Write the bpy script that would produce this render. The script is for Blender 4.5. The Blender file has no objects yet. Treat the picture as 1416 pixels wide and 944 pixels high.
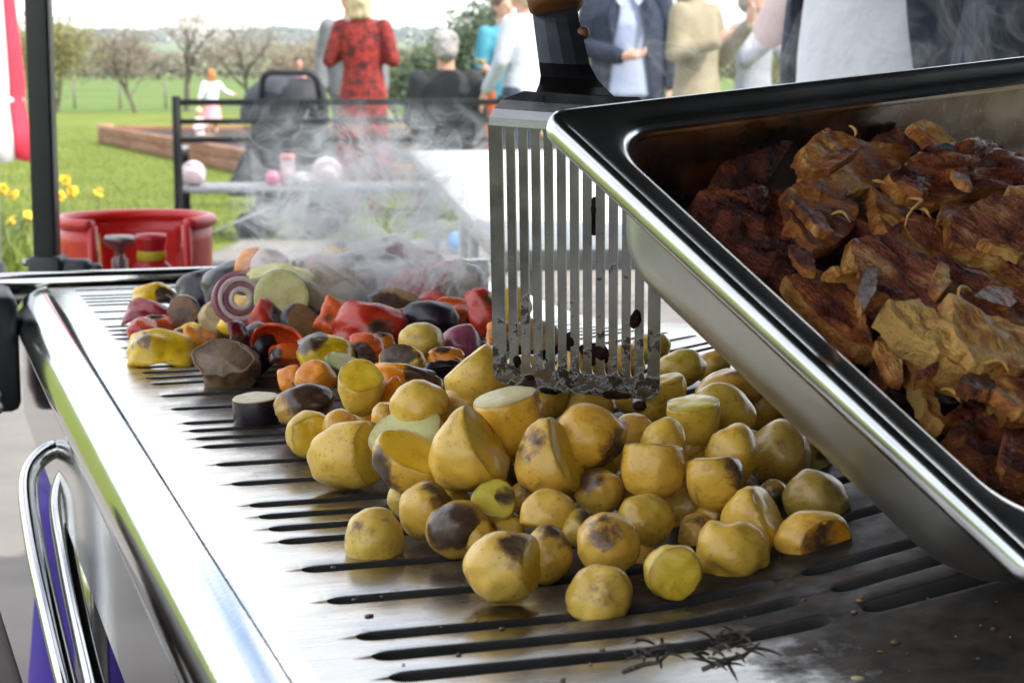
import bpy, bmesh, math, random
from mathutils import Vector, Matrix, Euler, noise
R_ = math.radians
random.seed(7)
scn = bpy.context.scene
COL = scn.collection

# ---------------------------------------------------------------- camera
F_PX, CXP, CYP, CAM_H = 2600.0, 708.0, 472.0, 1.03
PITCH = math.atan(374.0 / F_PX)
cam_d = bpy.data.cameras.new('camera')
cam = bpy.data.objects.new('camera', cam_d); COL.objects.link(cam)
cam.location = (0, 0, CAM_H)
cam.rotation_euler = (math.pi / 2 - PITCH, 0, 0)
cam_d.sensor_width = 36.0
cam_d.lens = 36.0 * F_PX / 1416.0
cam_d.clip_start = 0.02
cam_d.clip_end = 20000
cam_d.dof.use_dof = True
cam_d.dof.focus_distance = 1.10
cam_d.dof.aperture_fstop = 22.0
scn.camera = cam

# ---------------------------------------------------------------- sky, sun, exposure
SUN_EL, SUN_AZ = R_(46), R_(118)      # azimuth clockwise from +Y: to the right and a little behind the photographer
world = bpy.data.worlds.new('World'); scn.world = world
world.use_nodes = True
wn, wl = world.node_tree.nodes, world.node_tree.links
for n in list(wn): wn.remove(n)
sky = wn.new('ShaderNodeTexSky'); sky.sky_type = 'NISHITA'; sky.sun_disc = False
sky.sun_elevation = SUN_EL; sky.sun_rotation = SUN_AZ
sky.air_density = 1.0; sky.dust_density = 1.0; sky.ozone_density = 1.0
tc = wn.new('ShaderNodeTexCoord'); mp = wn.new('ShaderNodeMapping'); mp.inputs['Scale'].default_value = (1, 1, 3.2)
cn = wn.new('ShaderNodeTexNoise'); cn.inputs['Scale'].default_value = 3.1; cn.inputs['Detail'].default_value = 9; cn.inputs['Roughness'].default_value = .58
cr = wn.new('ShaderNodeValToRGB'); cr.color_ramp.elements[0].position = .37; cr.color_ramp.elements[1].position = .61
mx = wn.new('ShaderNodeMixRGB'); mx.inputs['Color2'].default_value = (8.7, 8.6, 8.4, 1)
bg = wn.new('ShaderNodeBackground'); bg.inputs['Strength'].default_value = 0.10
wo = wn.new('ShaderNodeOutputWorld')
wl.new(tc.outputs['Generated'], mp.inputs['Vector']); wl.new(mp.outputs['Vector'], cn.inputs['Vector'])
wl.new(cn.outputs['Fac'], cr.inputs['Fac']); wl.new(cr.outputs['Color'], mx.inputs['Fac'])
wl.new(sky.outputs['Color'], mx.inputs['Color1']); wl.new(mx.outputs['Color'], bg.inputs['Color']); wl.new(bg.outputs['Background'], wo.inputs['Surface'])
sun_d = bpy.data.lights.new('sun', 'SUN'); sun_d.energy = 2.0; sun_d.angle = R_(0.6); sun_d.color = (1, .95, .87)
sun = bpy.data.objects.new('sun', sun_d); COL.objects.link(sun)
_ts = Vector((math.sin(SUN_AZ) * math.cos(SUN_EL), math.cos(SUN_AZ) * math.cos(SUN_EL), math.sin(SUN_EL)))
sun.rotation_euler = (-_ts).to_track_quat('-Z', 'Y').to_euler()
sun.location = _ts * 30
scn.view_settings.view_transform = 'Standard'
scn.view_settings.look = 'None'
scn.view_settings.exposure = 1.82
scn.view_settings.gamma = 1.0
scn.view_settings.use_curve_mapping = False
scn.render.engine = 'CYCLES'
scn.cycles.use_denoising = True
scn.cycles.max_bounces = 8
scn.cycles.glossy_bounces = 6
scn.cycles.transparent_max_bounces = 24
scn.cycles.volume_bounces = 2
scn.cycles.volume_step_rate = 0.35
scn.cycles.volume_max_steps = 160
scn.cycles.caustics_reflective = False
scn.cycles.sample_clamp_indirect = 6

# ---------------------------------------------------------------- helpers
_F = Vector((0, math.cos(PITCH), -math.sin(PITCH))); _U = Vector((0, math.sin(PITCH), math.cos(PITCH)))
CAM = Vector((0, 0, CAM_H))
def ray(px, py):
    return _F + Vector((1, 0, 0)) * ((px - CXP) / F_PX) - _U * ((py - CYP) / F_PX)
def at(px, py, d):                       # point of the photo's line of sight that lies d metres ahead
    r = ray(px, py); return CAM + r * (d / r.y)
def on_z(px, py, z):                     # the same on a level plane
    r = ray(px, py); return CAM + r * ((z - CAM_H) / r.z)
def on_plane(px, py, p, n):
    r = ray(px, py); return CAM + r * ((p - CAM).dot(n) / r.dot(n))

def mk(name, bm, mat=None, parent=None, smooth=True, loc=None):
    me = bpy.data.meshes.new(name)
    bm.normal_update(); bm.to_mesh(me); bm.free()
    if smooth:
        me.polygons.foreach_set('use_smooth', [True] * len(me.polygons))
    for m in (mat if isinstance(mat, (list, tuple)) else [mat]):
        if m: me.materials.append(m)
    o = bpy.data.objects.new(name, me); COL.objects.link(o)
    if parent: o.parent = parent
    if loc is not None: o.location = loc
    return o
def tag(o, label=None, cat=None, group=None, kind=None):
    if label: o['label'] = label
    if cat: o['category'] = cat
    if group: o['group'] = group
    if kind: o['kind'] = kind
    return o
def thing(name, label, cat, loc=(0, 0, 0), rotz=0, group=None):
    o = bpy.data.objects.new(name, None); COL.objects.link(o)
    o.empty_display_size = .05
    o.location = loc; o.rotation_euler = (0, 0, rotz)
    return tag(o, label, cat, group)
def share(name, src, parent=None, loc=(0, 0, 0), rot=(0, 0, 0), scale=(1, 1, 1)):
    o = bpy.data.objects.new(name, src.data); COL.objects.link(o)
    o.parent = parent; o.location = loc; o.rotation_euler = rot; o.scale = scale
    return o
def copy_tree(o, parent=None):
    c = o.copy(); COL.objects.link(c)
    if parent: c.parent = parent
    for ch in list(o.children): copy_tree(ch, c)
    return c

def box(bm, c, s, rot=None, bev=0):
    g = bmesh.ops.create_cube(bm, size=1.0)
    m = Matrix.Translation(Vector(c)) @ (rot.to_matrix().to_4x4() if rot else Matrix()) @ Matrix.Diagonal((*s, 1))
    bmesh.ops.transform(bm, matrix=m, verts=g['verts'])
    if bev:
        es = list({e for v in g['verts'] for e in v.link_edges})
        bmesh.ops.bevel(bm, geom=es, offset=bev, segments=2, affect='EDGES', profile=.5)
    return g['verts']
def tube(bm, pts, rad, n=8, cap=True, closed=False):
    pts = [Vector(p) for p in pts]; rings = []
    N = len(pts)
    rr = rad if isinstance(rad, (list, tuple)) else [rad] * N
    up = None
    for i, p in enumerate(pts):
        if closed: t = pts[(i + 1) % N] - pts[i - 1]
        else: t = pts[min(i + 1, N - 1)] - pts[max(i - 1, 0)]
        if t.length < 1e-9: t = Vector((0, 0, 1))
        t.normalize()
        if up is None:
            a = t.orthogonal().normalized()
        else:
            a = (up - t * up.dot(t))
            a = a.normalized() if a.length > 1e-6 else t.orthogonal().normalized()
        up = a; b = t.cross(a)
        rings.append([bm.verts.new(p + (a * math.cos(2 * math.pi * k / n) + b * math.sin(2 * math.pi * k / n)) * rr[i]) for k in range(n)])
    M_ = N if closed else N - 1
    for i in range(M_):
        A, B = rings[i], rings[(i + 1) % N]
        for k in range(n):
            bm.faces.new((A[k], A[(k + 1) % n], B[(k + 1) % n], B[k]))
    if cap and not closed:
        bm.faces.new(rings[0][::-1]); bm.faces.new(rings[-1])
def lathe(bm, prof, n=24, cx=0, cy=0, sx=1, sy=1):
    rings = []
    for r, z in prof:
        if r < 1e-6: rings.append([bm.verts.new((cx, cy, z))])
        else: rings.append([bm.verts.new((cx + sx * r * math.cos(2 * math.pi * k / n), cy + sy * r * math.sin(2 * math.pi * k / n), z)) for k in range(n)])
    for A, B in zip(rings, rings[1:]):
        for k in range(n):
            a0, a1 = A[k % len(A)], A[(k + 1) % n % len(A)]
            b0, b1 = B[k % len(B)], B[(k + 1) % n % len(B)]
            vs = []
            for v in (a0, a1, b1, b0):
                if v not in vs: vs.append(v)
            if len(vs) > 2: bm.faces.new(vs)
def ell(bm, c, r, sub=2, rot=None):
    g = bmesh.ops.create_icosphere(bm, subdivisions=sub, radius=1)
    m = Matrix.Translation(Vector(c)) @ (rot.to_matrix().to_4x4() if rot else Matrix()) @ Matrix.Diagonal((*r, 1))
    bmesh.ops.transform(bm, matrix=m, verts=g['verts'])
    return g['verts']
def fbm(p, oct=4):
    s, a, t = 0, 1, 0
    for i in range(oct):
        s += a * noise.noise(p); t += a; p = p * 2.03; a *= .5
    return s / t

# ---------------------------------------------------------------- materials
class NT:
    def __init__(s, name):
        s.m = bpy.data.materials.new(name); s.m.use_nodes = True
        s.t = s.m.node_tree; s.n = s.t.nodes; s.l = s.t.links
        s.b = s.n['Principled BSDF']; s.o = s.n['Material Output']
        s._co = None
    def node(s, t, **k):
        n = s.n.new(t)
        for a, v in k.items(): setattr(n, a, v)
        return n
    def co(s, random_shift=True):
        if s._co is None:
            c = s.node('ShaderNodeTexCoord'); s._co = c.outputs['Object']
            if random_shift:
                oi = s.node('ShaderNodeObjectInfo'); mu = s.node('ShaderNodeVectorMath', operation='SCALE'); mu.inputs['Scale'].default_value = 37.0
                cb = s.node('ShaderNodeCombineXYZ')
                for i in range(3): s.l.new(oi.outputs['Random'], cb.inputs[i])
                s.l.new(cb.outputs[0], mu.inputs[0])
                ad = s.node('ShaderNodeVectorMath', operation='ADD'); s.l.new(c.outputs['Object'], ad.inputs[0]); s.l.new(mu.outputs[0], ad.inputs[1])
                s._co = ad.outputs[0]
        return s._co
    def noise(s, scale, detail=4, rough=.55, dist=0, vec=None, sc3=None):
        n = s.node('ShaderNodeTexNoise'); n.inputs['Scale'].default_value = scale; n.inputs['Detail'].default_value = detail
        n.inputs['Roughness'].default_value = rough; n.inputs['Distortion'].default_value = dist
        v = vec or s.co()
        if sc3:
            m = s.node('ShaderNodeMapping'); m.inputs['Scale'].default_value = sc3; s.l.new(v, m.inputs['Vector']); v = m.outputs[0]
        s.l.new(v, n.inputs['Vector']); return n.outputs['Fac']
    def ramp(s, fac, stops, interp='LINEAR'):
        r = s.node('ShaderNodeValToRGB'); e = r.color_ramp.elements; r.color_ramp.interpolation = interp
        while len(e) < len(stops): e.new(.5)
        for i, (p, c) in enumerate(stops):
            e[i].position = p; e[i].color = (*c, 1) if not isinstance(c, (int, float)) else (c, c, c, 1)
        s.l.new(fac, r.inputs['Fac']); return r.outputs['Color']
    def mix(s, fac, a, b, mode='MIX'):
        m = s.node('ShaderNodeMixRGB', blend_type=mode)
        for k, v in (('Fac', fac), ('Color1', a), ('Color2', b)):
            if hasattr(v, 'is_linked') or hasattr(v, 'links'): s.l.new(v, m.inputs[k])
            elif isinstance(v, (int, float)): m.inputs[k].default_value = v if k == 'Fac' else (v, v, v, 1)
            else: m.inputs[k].default_value = (*v, 1)
        return m.outputs['Color']
    def math(s, op, a, b=0.0, c=None, clamp=False):
        m = s.node('ShaderNodeMath', operation=op); m.use_clamp = clamp
        for i, v in enumerate((a, b) if c is None else (a, b, c)):
            if hasattr(v, 'links'): s.l.new(v, m.inputs[i])
            else: m.inputs[i].default_value = v
        return m.outputs[0]
    def attr(s, name, out='Fac'):
        a = s.node('ShaderNodeAttribute', attribute_type='OBJECT', attribute_name=name); return a.outputs[out]
    def set(s, **k):
        for a, v in k.items():
            a = a.replace('_', ' ')
            i = s.b.inputs[a]
            if hasattr(v, 'links'): s.l.new(v, i)
            elif isinstance(v, tuple) and len(v) == 3 and i.type == 'RGBA': i.default_value = (*v, 1)
            else: i.default_value = v
        return s
    def bump(s, fac, strength=.3, dist=.001):
        b = s.node('ShaderNodeBump'); b.inputs['Strength'].default_value = strength; b.inputs['Distance'].default_value = dist
        s.l.new(fac, b.inputs['Height']); s.l.new(b.outputs[0], s.b.inputs['Normal']); return s
def plain(name, c1, c2=None, scale=20, rough=.5, metal=0, bump=None, detail=4, sss=0, coat=0, sc3=None, lo=.35, hi=.65, spec=.5):
    t = NT(name)
    if c2: t.set(Base_Color=t.ramp(t.noise(scale, detail, sc3=sc3), [(lo, c1), (hi, c2)]))
    else: t.set(Base_Color=c1)
    t.set(Roughness=rough, Metallic=metal, Coat_Weight=coat, Specular_IOR_Level=spec)
    if sss: t.set(Subsurface_Weight=sss, Subsurface_Scale=.004, Subsurface_Radius=(1., .6, .25))
    if bump: t.bump(t.noise(bump[0], 4), bump[1], bump[2] if len(bump) > 2 else .001)
    return t.m
# ================================================================ griddle
GZ = 0.79
GO = Vector((-.1198, .732, 0)); GA = R_(17.96)
def g2w(u, v, z=GZ):
    return Vector((GO.x + u * math.cos(GA) - v * math.sin(GA), GO.y + u * math.sin(GA) + v * math.cos(GA), z))
def w2g(p):
    x, y = p.x - GO.x, p.y - GO.y
    return x * math.cos(GA) + y * math.sin(GA), -x * math.sin(GA) + y * math.cos(GA)
def dish(u, v):
    k = max(0, min(1, (v + .12) / .10)) * max(0, min(1, (1.0 - v) / .5))
    if u < .17: return 0
    if u < .27: return k * .9 * (u - .17) ** 2
    return k * min(.009 + .18 * (u - .27), .05)

def steel(name, col, r0, r1, scale=(3, 90, 3), burnt=False, bumps=.05):
    t = NT(name)
    t.co(False)
    n = t.noise(14, 6, .6)
    streak = t.noise(6, 6, .6, sc3=scale)
    t.set(Metallic=1.0, Roughness=t.ramp(t.mix(.5, n, streak), [(.3, r0), (.7, r1)]))
    c = t.ramp(n, [(.3, tuple(x * .86 for x in col)), (.7, col)])
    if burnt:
        # burnt-on grease where the food lies, with dark reflections painted in, in plate coordinates
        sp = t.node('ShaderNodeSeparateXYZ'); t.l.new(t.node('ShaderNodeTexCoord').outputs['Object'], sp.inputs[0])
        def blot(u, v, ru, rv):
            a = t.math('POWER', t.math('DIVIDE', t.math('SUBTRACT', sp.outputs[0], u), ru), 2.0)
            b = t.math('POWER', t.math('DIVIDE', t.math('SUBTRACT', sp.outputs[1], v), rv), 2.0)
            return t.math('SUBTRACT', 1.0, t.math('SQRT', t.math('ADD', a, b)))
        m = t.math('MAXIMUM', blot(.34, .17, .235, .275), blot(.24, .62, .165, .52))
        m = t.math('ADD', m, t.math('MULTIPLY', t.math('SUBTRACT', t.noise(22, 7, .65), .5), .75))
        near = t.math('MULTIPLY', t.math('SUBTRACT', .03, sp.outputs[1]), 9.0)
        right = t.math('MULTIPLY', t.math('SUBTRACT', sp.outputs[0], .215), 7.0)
        m2 = t.math('ADD', t.math('MINIMUM', near, right), t.math('MULTIPLY', t.math('SUBTRACT', t.noise(30, 8, .7), .47), 1.3))  # near-right dark: stains, plus the tray's dark reflection painted in
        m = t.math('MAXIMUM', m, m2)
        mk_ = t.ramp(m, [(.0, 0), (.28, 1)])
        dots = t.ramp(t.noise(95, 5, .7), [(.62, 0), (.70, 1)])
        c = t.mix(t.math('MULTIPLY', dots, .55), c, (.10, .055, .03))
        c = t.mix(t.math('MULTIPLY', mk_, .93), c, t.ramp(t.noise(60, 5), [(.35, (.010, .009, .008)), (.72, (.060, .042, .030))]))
        film_refl = t.ramp(t.math('ADD', t.math('MAXIMUM', blot(.36, .16, .31, .33), blot(.25, .62, .235, .66)), t.math('MULTIPLY', t.math('SUBTRACT', t.noise(16, 7, .65, sc3=(1, 3, 1)), .5), .9)), [(.0, 0), (.35, .75)])  # brown film that also paints in the potatoes' reflection between slots
        c = t.mix(film_refl, c, (.16, .125, .09))
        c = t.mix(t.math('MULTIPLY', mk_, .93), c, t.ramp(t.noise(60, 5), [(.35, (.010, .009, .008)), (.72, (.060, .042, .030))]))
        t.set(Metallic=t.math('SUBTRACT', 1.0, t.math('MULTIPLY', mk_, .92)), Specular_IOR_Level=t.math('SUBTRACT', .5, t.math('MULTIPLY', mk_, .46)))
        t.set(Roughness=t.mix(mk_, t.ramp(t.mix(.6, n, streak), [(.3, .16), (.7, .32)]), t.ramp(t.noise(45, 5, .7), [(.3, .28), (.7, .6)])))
    t.set(Base_Color=c)
    t.bump(t.mix(.5, t.noise(9, 4), t.noise(260, 3)), bumps, .0012)
    return t.m
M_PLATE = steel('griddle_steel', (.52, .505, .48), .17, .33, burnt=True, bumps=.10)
M_CHROME = steel('polished_steel', (.54, .54, .535), .05, .12, bumps=.05)
M_SOOT_SHADE = plain('soot_shade_black', (.012, .011, .011), (.03, .028, .026), 40, .75)
M_BLACK = plain('black_paint', (.012, .013, .016), (.02, .021, .025), 12, .42)
M_BOLT = plain('zinc_bolt', (.4, .4, .4), None, rough=.3, metal=1)

grid = thing('griddle', 'long stainless steel slotted griddle heaped with potatoes and vegetables', 'griddle', (GO.x, GO.y, 0), GA)
PAT = [7, 8, 9, 10, 12, 14]
idx = [-1, 0, 1, 3, 5] + [p + 9 * k for k in range(5) for p in PAT]
idx = [i for i in idx if i * .0288 < 1.385]
VS = [i * .0288 for i in idx]
COLS = [(.065, .262), (.276, .473)]
HW = .0047
us = set([.038, .046, .055])
for a, b in COLS:
    for k in range(9): 
        c_ = .010 * (1 - math.cos(k / 8 * math.pi / 2)); us.add(round(a + c_, 5)); us.add(round(b - c_, 5))
    for k in range(1, 12): us.add(round(a + .01 + (b - a - .02) * k / 12, 5))
us |= {.485, .50, .515, .522}
us = sorted(us)
def hw(u):
    for a, b in COLS:
        if a < u < b:
            e = min(u - a, b - u)
            return HW * (1 if e >= .0095 else math.sqrt(max(0, 1 - ((.0095 - e) / .0095) ** 2)))
    return 0.0
bm = bmesh.new()
def strip(v0, v1, s0, s1):              # plate between two slots, lips turned down into each slot
    rows = []
    for u in us:
        w = hw(u); lo = v0 + (w if s0 else 0); hi = v1 - (w if s1 else 0)
        lip0 = .0009 * (w / HW) if s0 else 0; lip1 = .0009 * (w / HW) if s1 else 0
        li = min(.0035, (hi - lo) * .3)
        pts = [(lo, -.014 if (s0 and w > 0) else 0), (lo, -lip0), (lo + li * .4, -lip0 * .3), (lo + li, 0), ((lo + hi) / 2, 0), (hi - li, 0), (hi - li * .4, -lip1 * .3), (hi, -lip1), (hi, -.014 if (s1 and w > 0) else 0)]
        rows.append([bm.verts.new((u, v, GZ + z + dish(u, v))) for v, z in pts])
    for A, B in zip(rows, rows[1:]):
        for k in range(len(A) - 1):
            try: f = bm.faces.new((A[k], B[k], B[k + 1], A[k + 1]))
            except ValueError: continue
            if (k < 2 and s0) or (k > 5 and s1): f.material_index = 1 if min(hw(A[k].co.x), hw(B[k].co.x)) > 0 or max(hw(A[k].co.x), hw(B[k].co.x)) > .001 else 0  # soot, and the darkness of the slots painted onto walls and lips
bounds = [-.30, -.18, -.09] + VS + [1.41]
for i in range(len(bounds) - 1):
    strip(bounds[i], bounds[i + 1], 3 <= i, i + 1 >= 3 and i + 1 < len(bounds) - 1)
bmesh.ops.remove_doubles(bm, verts=bm.verts, dist=1e-5)
bmesh.ops.dissolve_degenerate(bm, edges=bm.edges, dist=1e-6)
mk('slotted_plate', bm, [M_PLATE, M_SOOT_SHADE], grid)

def roll(side):
    bm = bmesh.new(); prof = []
    r, rh = .038, .036
    for k in range(15):
        a = math.pi / 2 * k / 14
        prof.append((r - r * math.sin(a) ** .9, -rh + rh * math.cos(a)))
    prof += [(.0008, -.042), (.0038, -.0465), (.0065, -.048)]
    vs = [-.30 + 1.70 * k / 34 for k in range(35)]
    rows = []
    for v in vs:
        rows.append([bm.verts.new((u if side < 0 else .56 - u, v, GZ + z)) for u, z in prof])
    # rounded far end of the roll
    for k in range(1, 7):
        a = math.pi / 2 * k / 6
        rows.append([bm.verts.new(((.038 + (u - .038) * math.cos(a)) if side < 0 else .56 - (.038 + (u - .038) * math.cos(a)), 1.40 + .03 * math.sin(a), GZ + z)) for u, z in prof])
    for A, B in zip(rows, rows[1:]):
        for k in range(len(A) - 1): bm.faces.new((A[k], A[k + 1], B[k + 1], B[k]))
    return bm
mk('rolled_edge', roll(-1), M_CHROME, grid); mk('rolled_edge', roll(1), M_CHROME, grid)
bm = bmesh.new(); box(bm, (.0095, .55, GZ - .0925), (.005, 1.70, .091), bev=.001)
sp_ = mk('side_panel', bm, M_CHROME, grid, False)
share('side_panel', sp_, grid, (.541, 0, 0))
bm = bmesh.new(); box(bm, (.0105 - .004, .19, GZ - .105), (.0015, .007, .016)); mk('panel_slot', bm, M_SOOT_SHADE, sp_, False)
bm = bmesh.new(); box(bm, (.275, .55, GZ - .075), (.50, 1.66, .01)); mk('burner_tray', bm, M_SOOT_SHADE, grid, False)
for k in range(3):
    bm = bmesh.new(); tube(bm, [(.12 + .15 * k, -.25, GZ - .05), (.12 + .15 * k, 1.36, GZ - .05)], .014, 8); mk('burner_pipe', bm, M_SOOT_SHADE, grid)
bm = bmesh.new(); box(bm, (.27, 1.462, GZ + .000), (.60, .022, .026), bev=.006); mk('back_rail', bm, M_CHROME, grid)
bm = bmesh.new(); box(bm, (.275, 1.435, GZ - .03), (.54, .02, .03)); mk('back_gutter', bm, M_SOOT_SHADE, grid, False)
# black bracket with bolts at the far corner
bm = bmesh.new(); box(bm, (-.026, 1.37, GZ - .058), (.052, .13, .125), bev=.010); br = mk('corner_bracket', bm, M_BLACK, grid)
for (v, z) in ((1.322, -.03), (1.322, -.10), (1.29, -.108)):
    bm = bmesh.new(); tube(bm, [(-.028, v - .022, GZ + z), (-.028, v - .002, GZ + z)], .0075, 8); mk('bolt', bm, M_BOLT, br)
# leg frames: a bent chrome tube on each corner
def bent(pts, r, n=10, fil=.05, seg=6):
    out = []
    P = [Vector(p) for p in pts]
    for i, p in enumerate(P):
        if 0 < i < len(P) - 1:
            a = (P[i - 1] - p).normalized(); b = (P[i + 1] - p).normalized()
            for k in range(seg + 1):
                t = k / seg; q0 = p + a * fil * (1 - t); q1 = p + b * fil * t
                out.append(q0 * (1 - t) + q1 * t)
        else: out.append(p)
    return out
for v in (1.22,):
    for s in (0, 1):
        bm = bmesh.new()
        u0 = .03 if s == 0 else .52; uo = -.075 if s == 0 else .625
        tube(bm, bent([(u0 + (.03 if s == 0 else -.03), v, GZ - .085), (u0 + (.03 if s == 0 else -.03), v, .4), (u0 + (.03 if s == 0 else -.03), v, .02)], .0155, fil=.05), .0155, 12)
        lg = mk('leg', bm, M_CHROME, grid)
        bm = bmesh.new(); tube(bm, bent([(u0 + (.03 if s == 0 else -.03), v + .075, GZ - .085), (u0 + (.03 if s == 0 else -.03), v + .075, .4), (u0 + (.03 if s == 0 else -.03), v + .075, .02)], .0155, fil=.05), .0155, 12)
        mk('leg', bm, M_CHROME, grid)

# near leg frame: a chrome tube bent into a narrow splayed loop
gi = (Matrix.Translation((GO.x, GO.y, 0)) @ Matrix.Rotation(GA, 4, 'Z')).inverted()
for path in (((118, 628, 1.62), (72, 622, 1.62), (40, 660, 1.60), (46, 740, 1.55), (68, 845, 1.48), (95, 955, 1.40), (150, 1150, 1.28)), ((135, 655, 1.60), (98, 652, 1.60), (82, 690, 1.58), (90, 760, 1.54), (110, 860, 1.47), (134, 960, 1.39), (185, 1150, 1.27))):
    P_ = [gi @ at(*q) for q in path]; fine = []
    for k in range(len(P_) - 1):
        p0, p1, p2, p3 = P_[max(k - 1, 0)], P_[k], P_[k + 1], P_[min(k + 2, len(P_) - 1)]
        for j in range(6):
            t = j / 6; fine.append(.5 * ((2 * p1) + (p2 - p0) * t + (2 * p0 - 5 * p1 + 4 * p2 - p3) * t * t + (3 * p1 - p0 - 3 * p2 + p3) * t ** 3))
    fine.append(P_[-1]); e = P_[-1] - P_[-2]; fine.append(P_[-1] + e * (P_[-1].z / -e.z))
    bm = bmesh.new(); tube(bm, fine, .0085, 14); mk('leg', bm, M_CHROME, grid)

# ================================================================ potatoes and cut vegetables
def skin_mat(name, ca, cb, freckle, chcol=(.028, .016, .012), rough=(.30, .5), fs=420, sss=.18, bump=.25):
    t = NT(name)
    n1 = t.noise(55, 5, .6)
    c = t.ramp(n1, [(.3, ca), (.7, cb)])
    c = t.mix(t.ramp(t.noise(fs, 2, .5), [(.66, 0), (.73, .6)]), c, freckle)
    c = t.mix(t.ramp(t.noise(120, 5, .7, dist=.6), [(.54, 0), (.72, .6)]), c, freckle)
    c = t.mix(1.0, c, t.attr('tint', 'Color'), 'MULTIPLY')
    ra = t.node('ShaderNodeAttribute', attribute_type='GEOMETRY', attribute_name='rim').outputs['Fac']
    c = t.mix(t.math('MULTIPLY', t.math('MULTIPLY', ra, t.noise(150, 4, .6)), 1.5, clamp=True), c, (.24, .115, .03))
    pos = t.node('ShaderNodeTexCoord').outputs['Object']
    nz = t.node('ShaderNodeVectorMath', operation='NORMALIZE'); t.l.new(pos, nz.inputs[0])
    dt = t.node('ShaderNodeVectorMath', operation='DOT_PRODUCT'); t.l.new(nz.outputs[0], dt.inputs[0])
    t.l.new(t.attr('char_dir', 'Vector'), dt.inputs[1])
    m = t.math('SUBTRACT', dt.outputs['Value'], t.attr('char_thr'))
    m = t.math('ADD', m, t.math('MULTIPLY', t.math('SUBTRACT', t.noise(95, 6, .62, dist=.4), .5), 1.1))
    ring = t.ramp(m, [(-.0, 0), (.22, .8)])
    core = t.ramp(m, [(.10, 0), (.30, .92)])
    c = t.mix(ring, c, (.20, .085, .025))
    c = t.mix(core, c, t.ramp(t.noise(200, 4), [(.35, chcol), (.7, tuple(x * 3.2 for x in chcol))]))
    t.set(Base_Color=c, Roughness=t.ramp(n1, [(.3, rough[0]), (.7, rough[1])]), Subsurface_Weight=sss, Subsurface_Scale=.004, Subsurface_Radius=(1., .55, .15), Coat_Weight=.12, Coat_Roughness=.15)
    t.bump(t.mix(.45, t.noise(130, 4), t.noise(700, 2)), bump, .0009)
    return t.m
M_POT = skin_mat('potato_skin', (.60, .37, .050), (.75, .535, .125), (.19, .085, .02), rough=(.24, .42), sss=.25, bump=.4)
M_FLESH = skin_mat('potato_flesh', (.70, .42, .018), (.82, .60, .06), (.40, .19, .012), rough=(.24, .42), fs=700, sss=.25, bump=.18)
M_CREAM = skin_mat('potato_cream_flesh', (.66, .55, .26), (.74, .66, .38), (.42, .26, .06), rough=(.45, .6), fs=700, sss=.25, bump=.25)
M_AUB = skin_mat('aubergine_skin', (.010, .006, .012), (.024, .012, .022), (.05, .03, .03), rough=(.26, .42), sss=0, bump=.12)
M_AUBF = skin_mat('roast_aubergine_flesh', (.22, .12, .05), (.42, .29, .14), (.07, .035, .018), rough=(.4, .6), fs=260, bump=.6)
M_PALE = skin_mat('pale_flesh', (.58, .50, .27), (.68, .60, .36), (.40, .28, .09), rough=(.35, .5), bump=.25)
M_MUSH = skin_mat('roast_mushroom', (.085, .045, .022), (.22, .135, .07), (.03, .016, .010), rough=(.35, .55), bump=.7)
M_COURG = skin_mat('courgette_skin', (.05, .11, .025), (.10, .17, .05), (.03, .06, .015), rough=(.3, .45), bump=.2)
M_COURGF = skin_mat('courgette_flesh', (.54, .49, .16), (.64, .58, .26), (.30, .22, .05), rough=(.3, .5), bump=.25)
M_ONION = skin_mat('red_onion', (.22, .035, .075), (.36, .12, .17), (.12, .02, .04), rough=(.22, .4), bump=.15)
M_ONIONF = skin_mat('onion_flesh', (.50, .34, .36), (.62, .48, .46), (.36, .12, .18), rough=(.25, .4), bump=.15)
def pep(name, a, b): return skin_mat(name, a, b, tuple(x * .38 for x in a), rough=(.20, .40), fs=300, sss=.25, bump=.35)
M_PEPY = pep('yellow_pepper', (.72, .40, .008), (.82, .55, .02))
M_PEPO = pep('orange_pepper', (.70, .20, .008), (.80, .30, .02))
M_PEPR = pep('red_pepper', (.42, .018, .010), (.55, .045, .018))
M_PEPD = pep('dark_red_pepper', (.20, .008, .014), (.34, .02, .03))
M_PEPOR = pep('orange_red_pepper', (.62, .075, .012), (.72, .15, .02))

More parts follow.
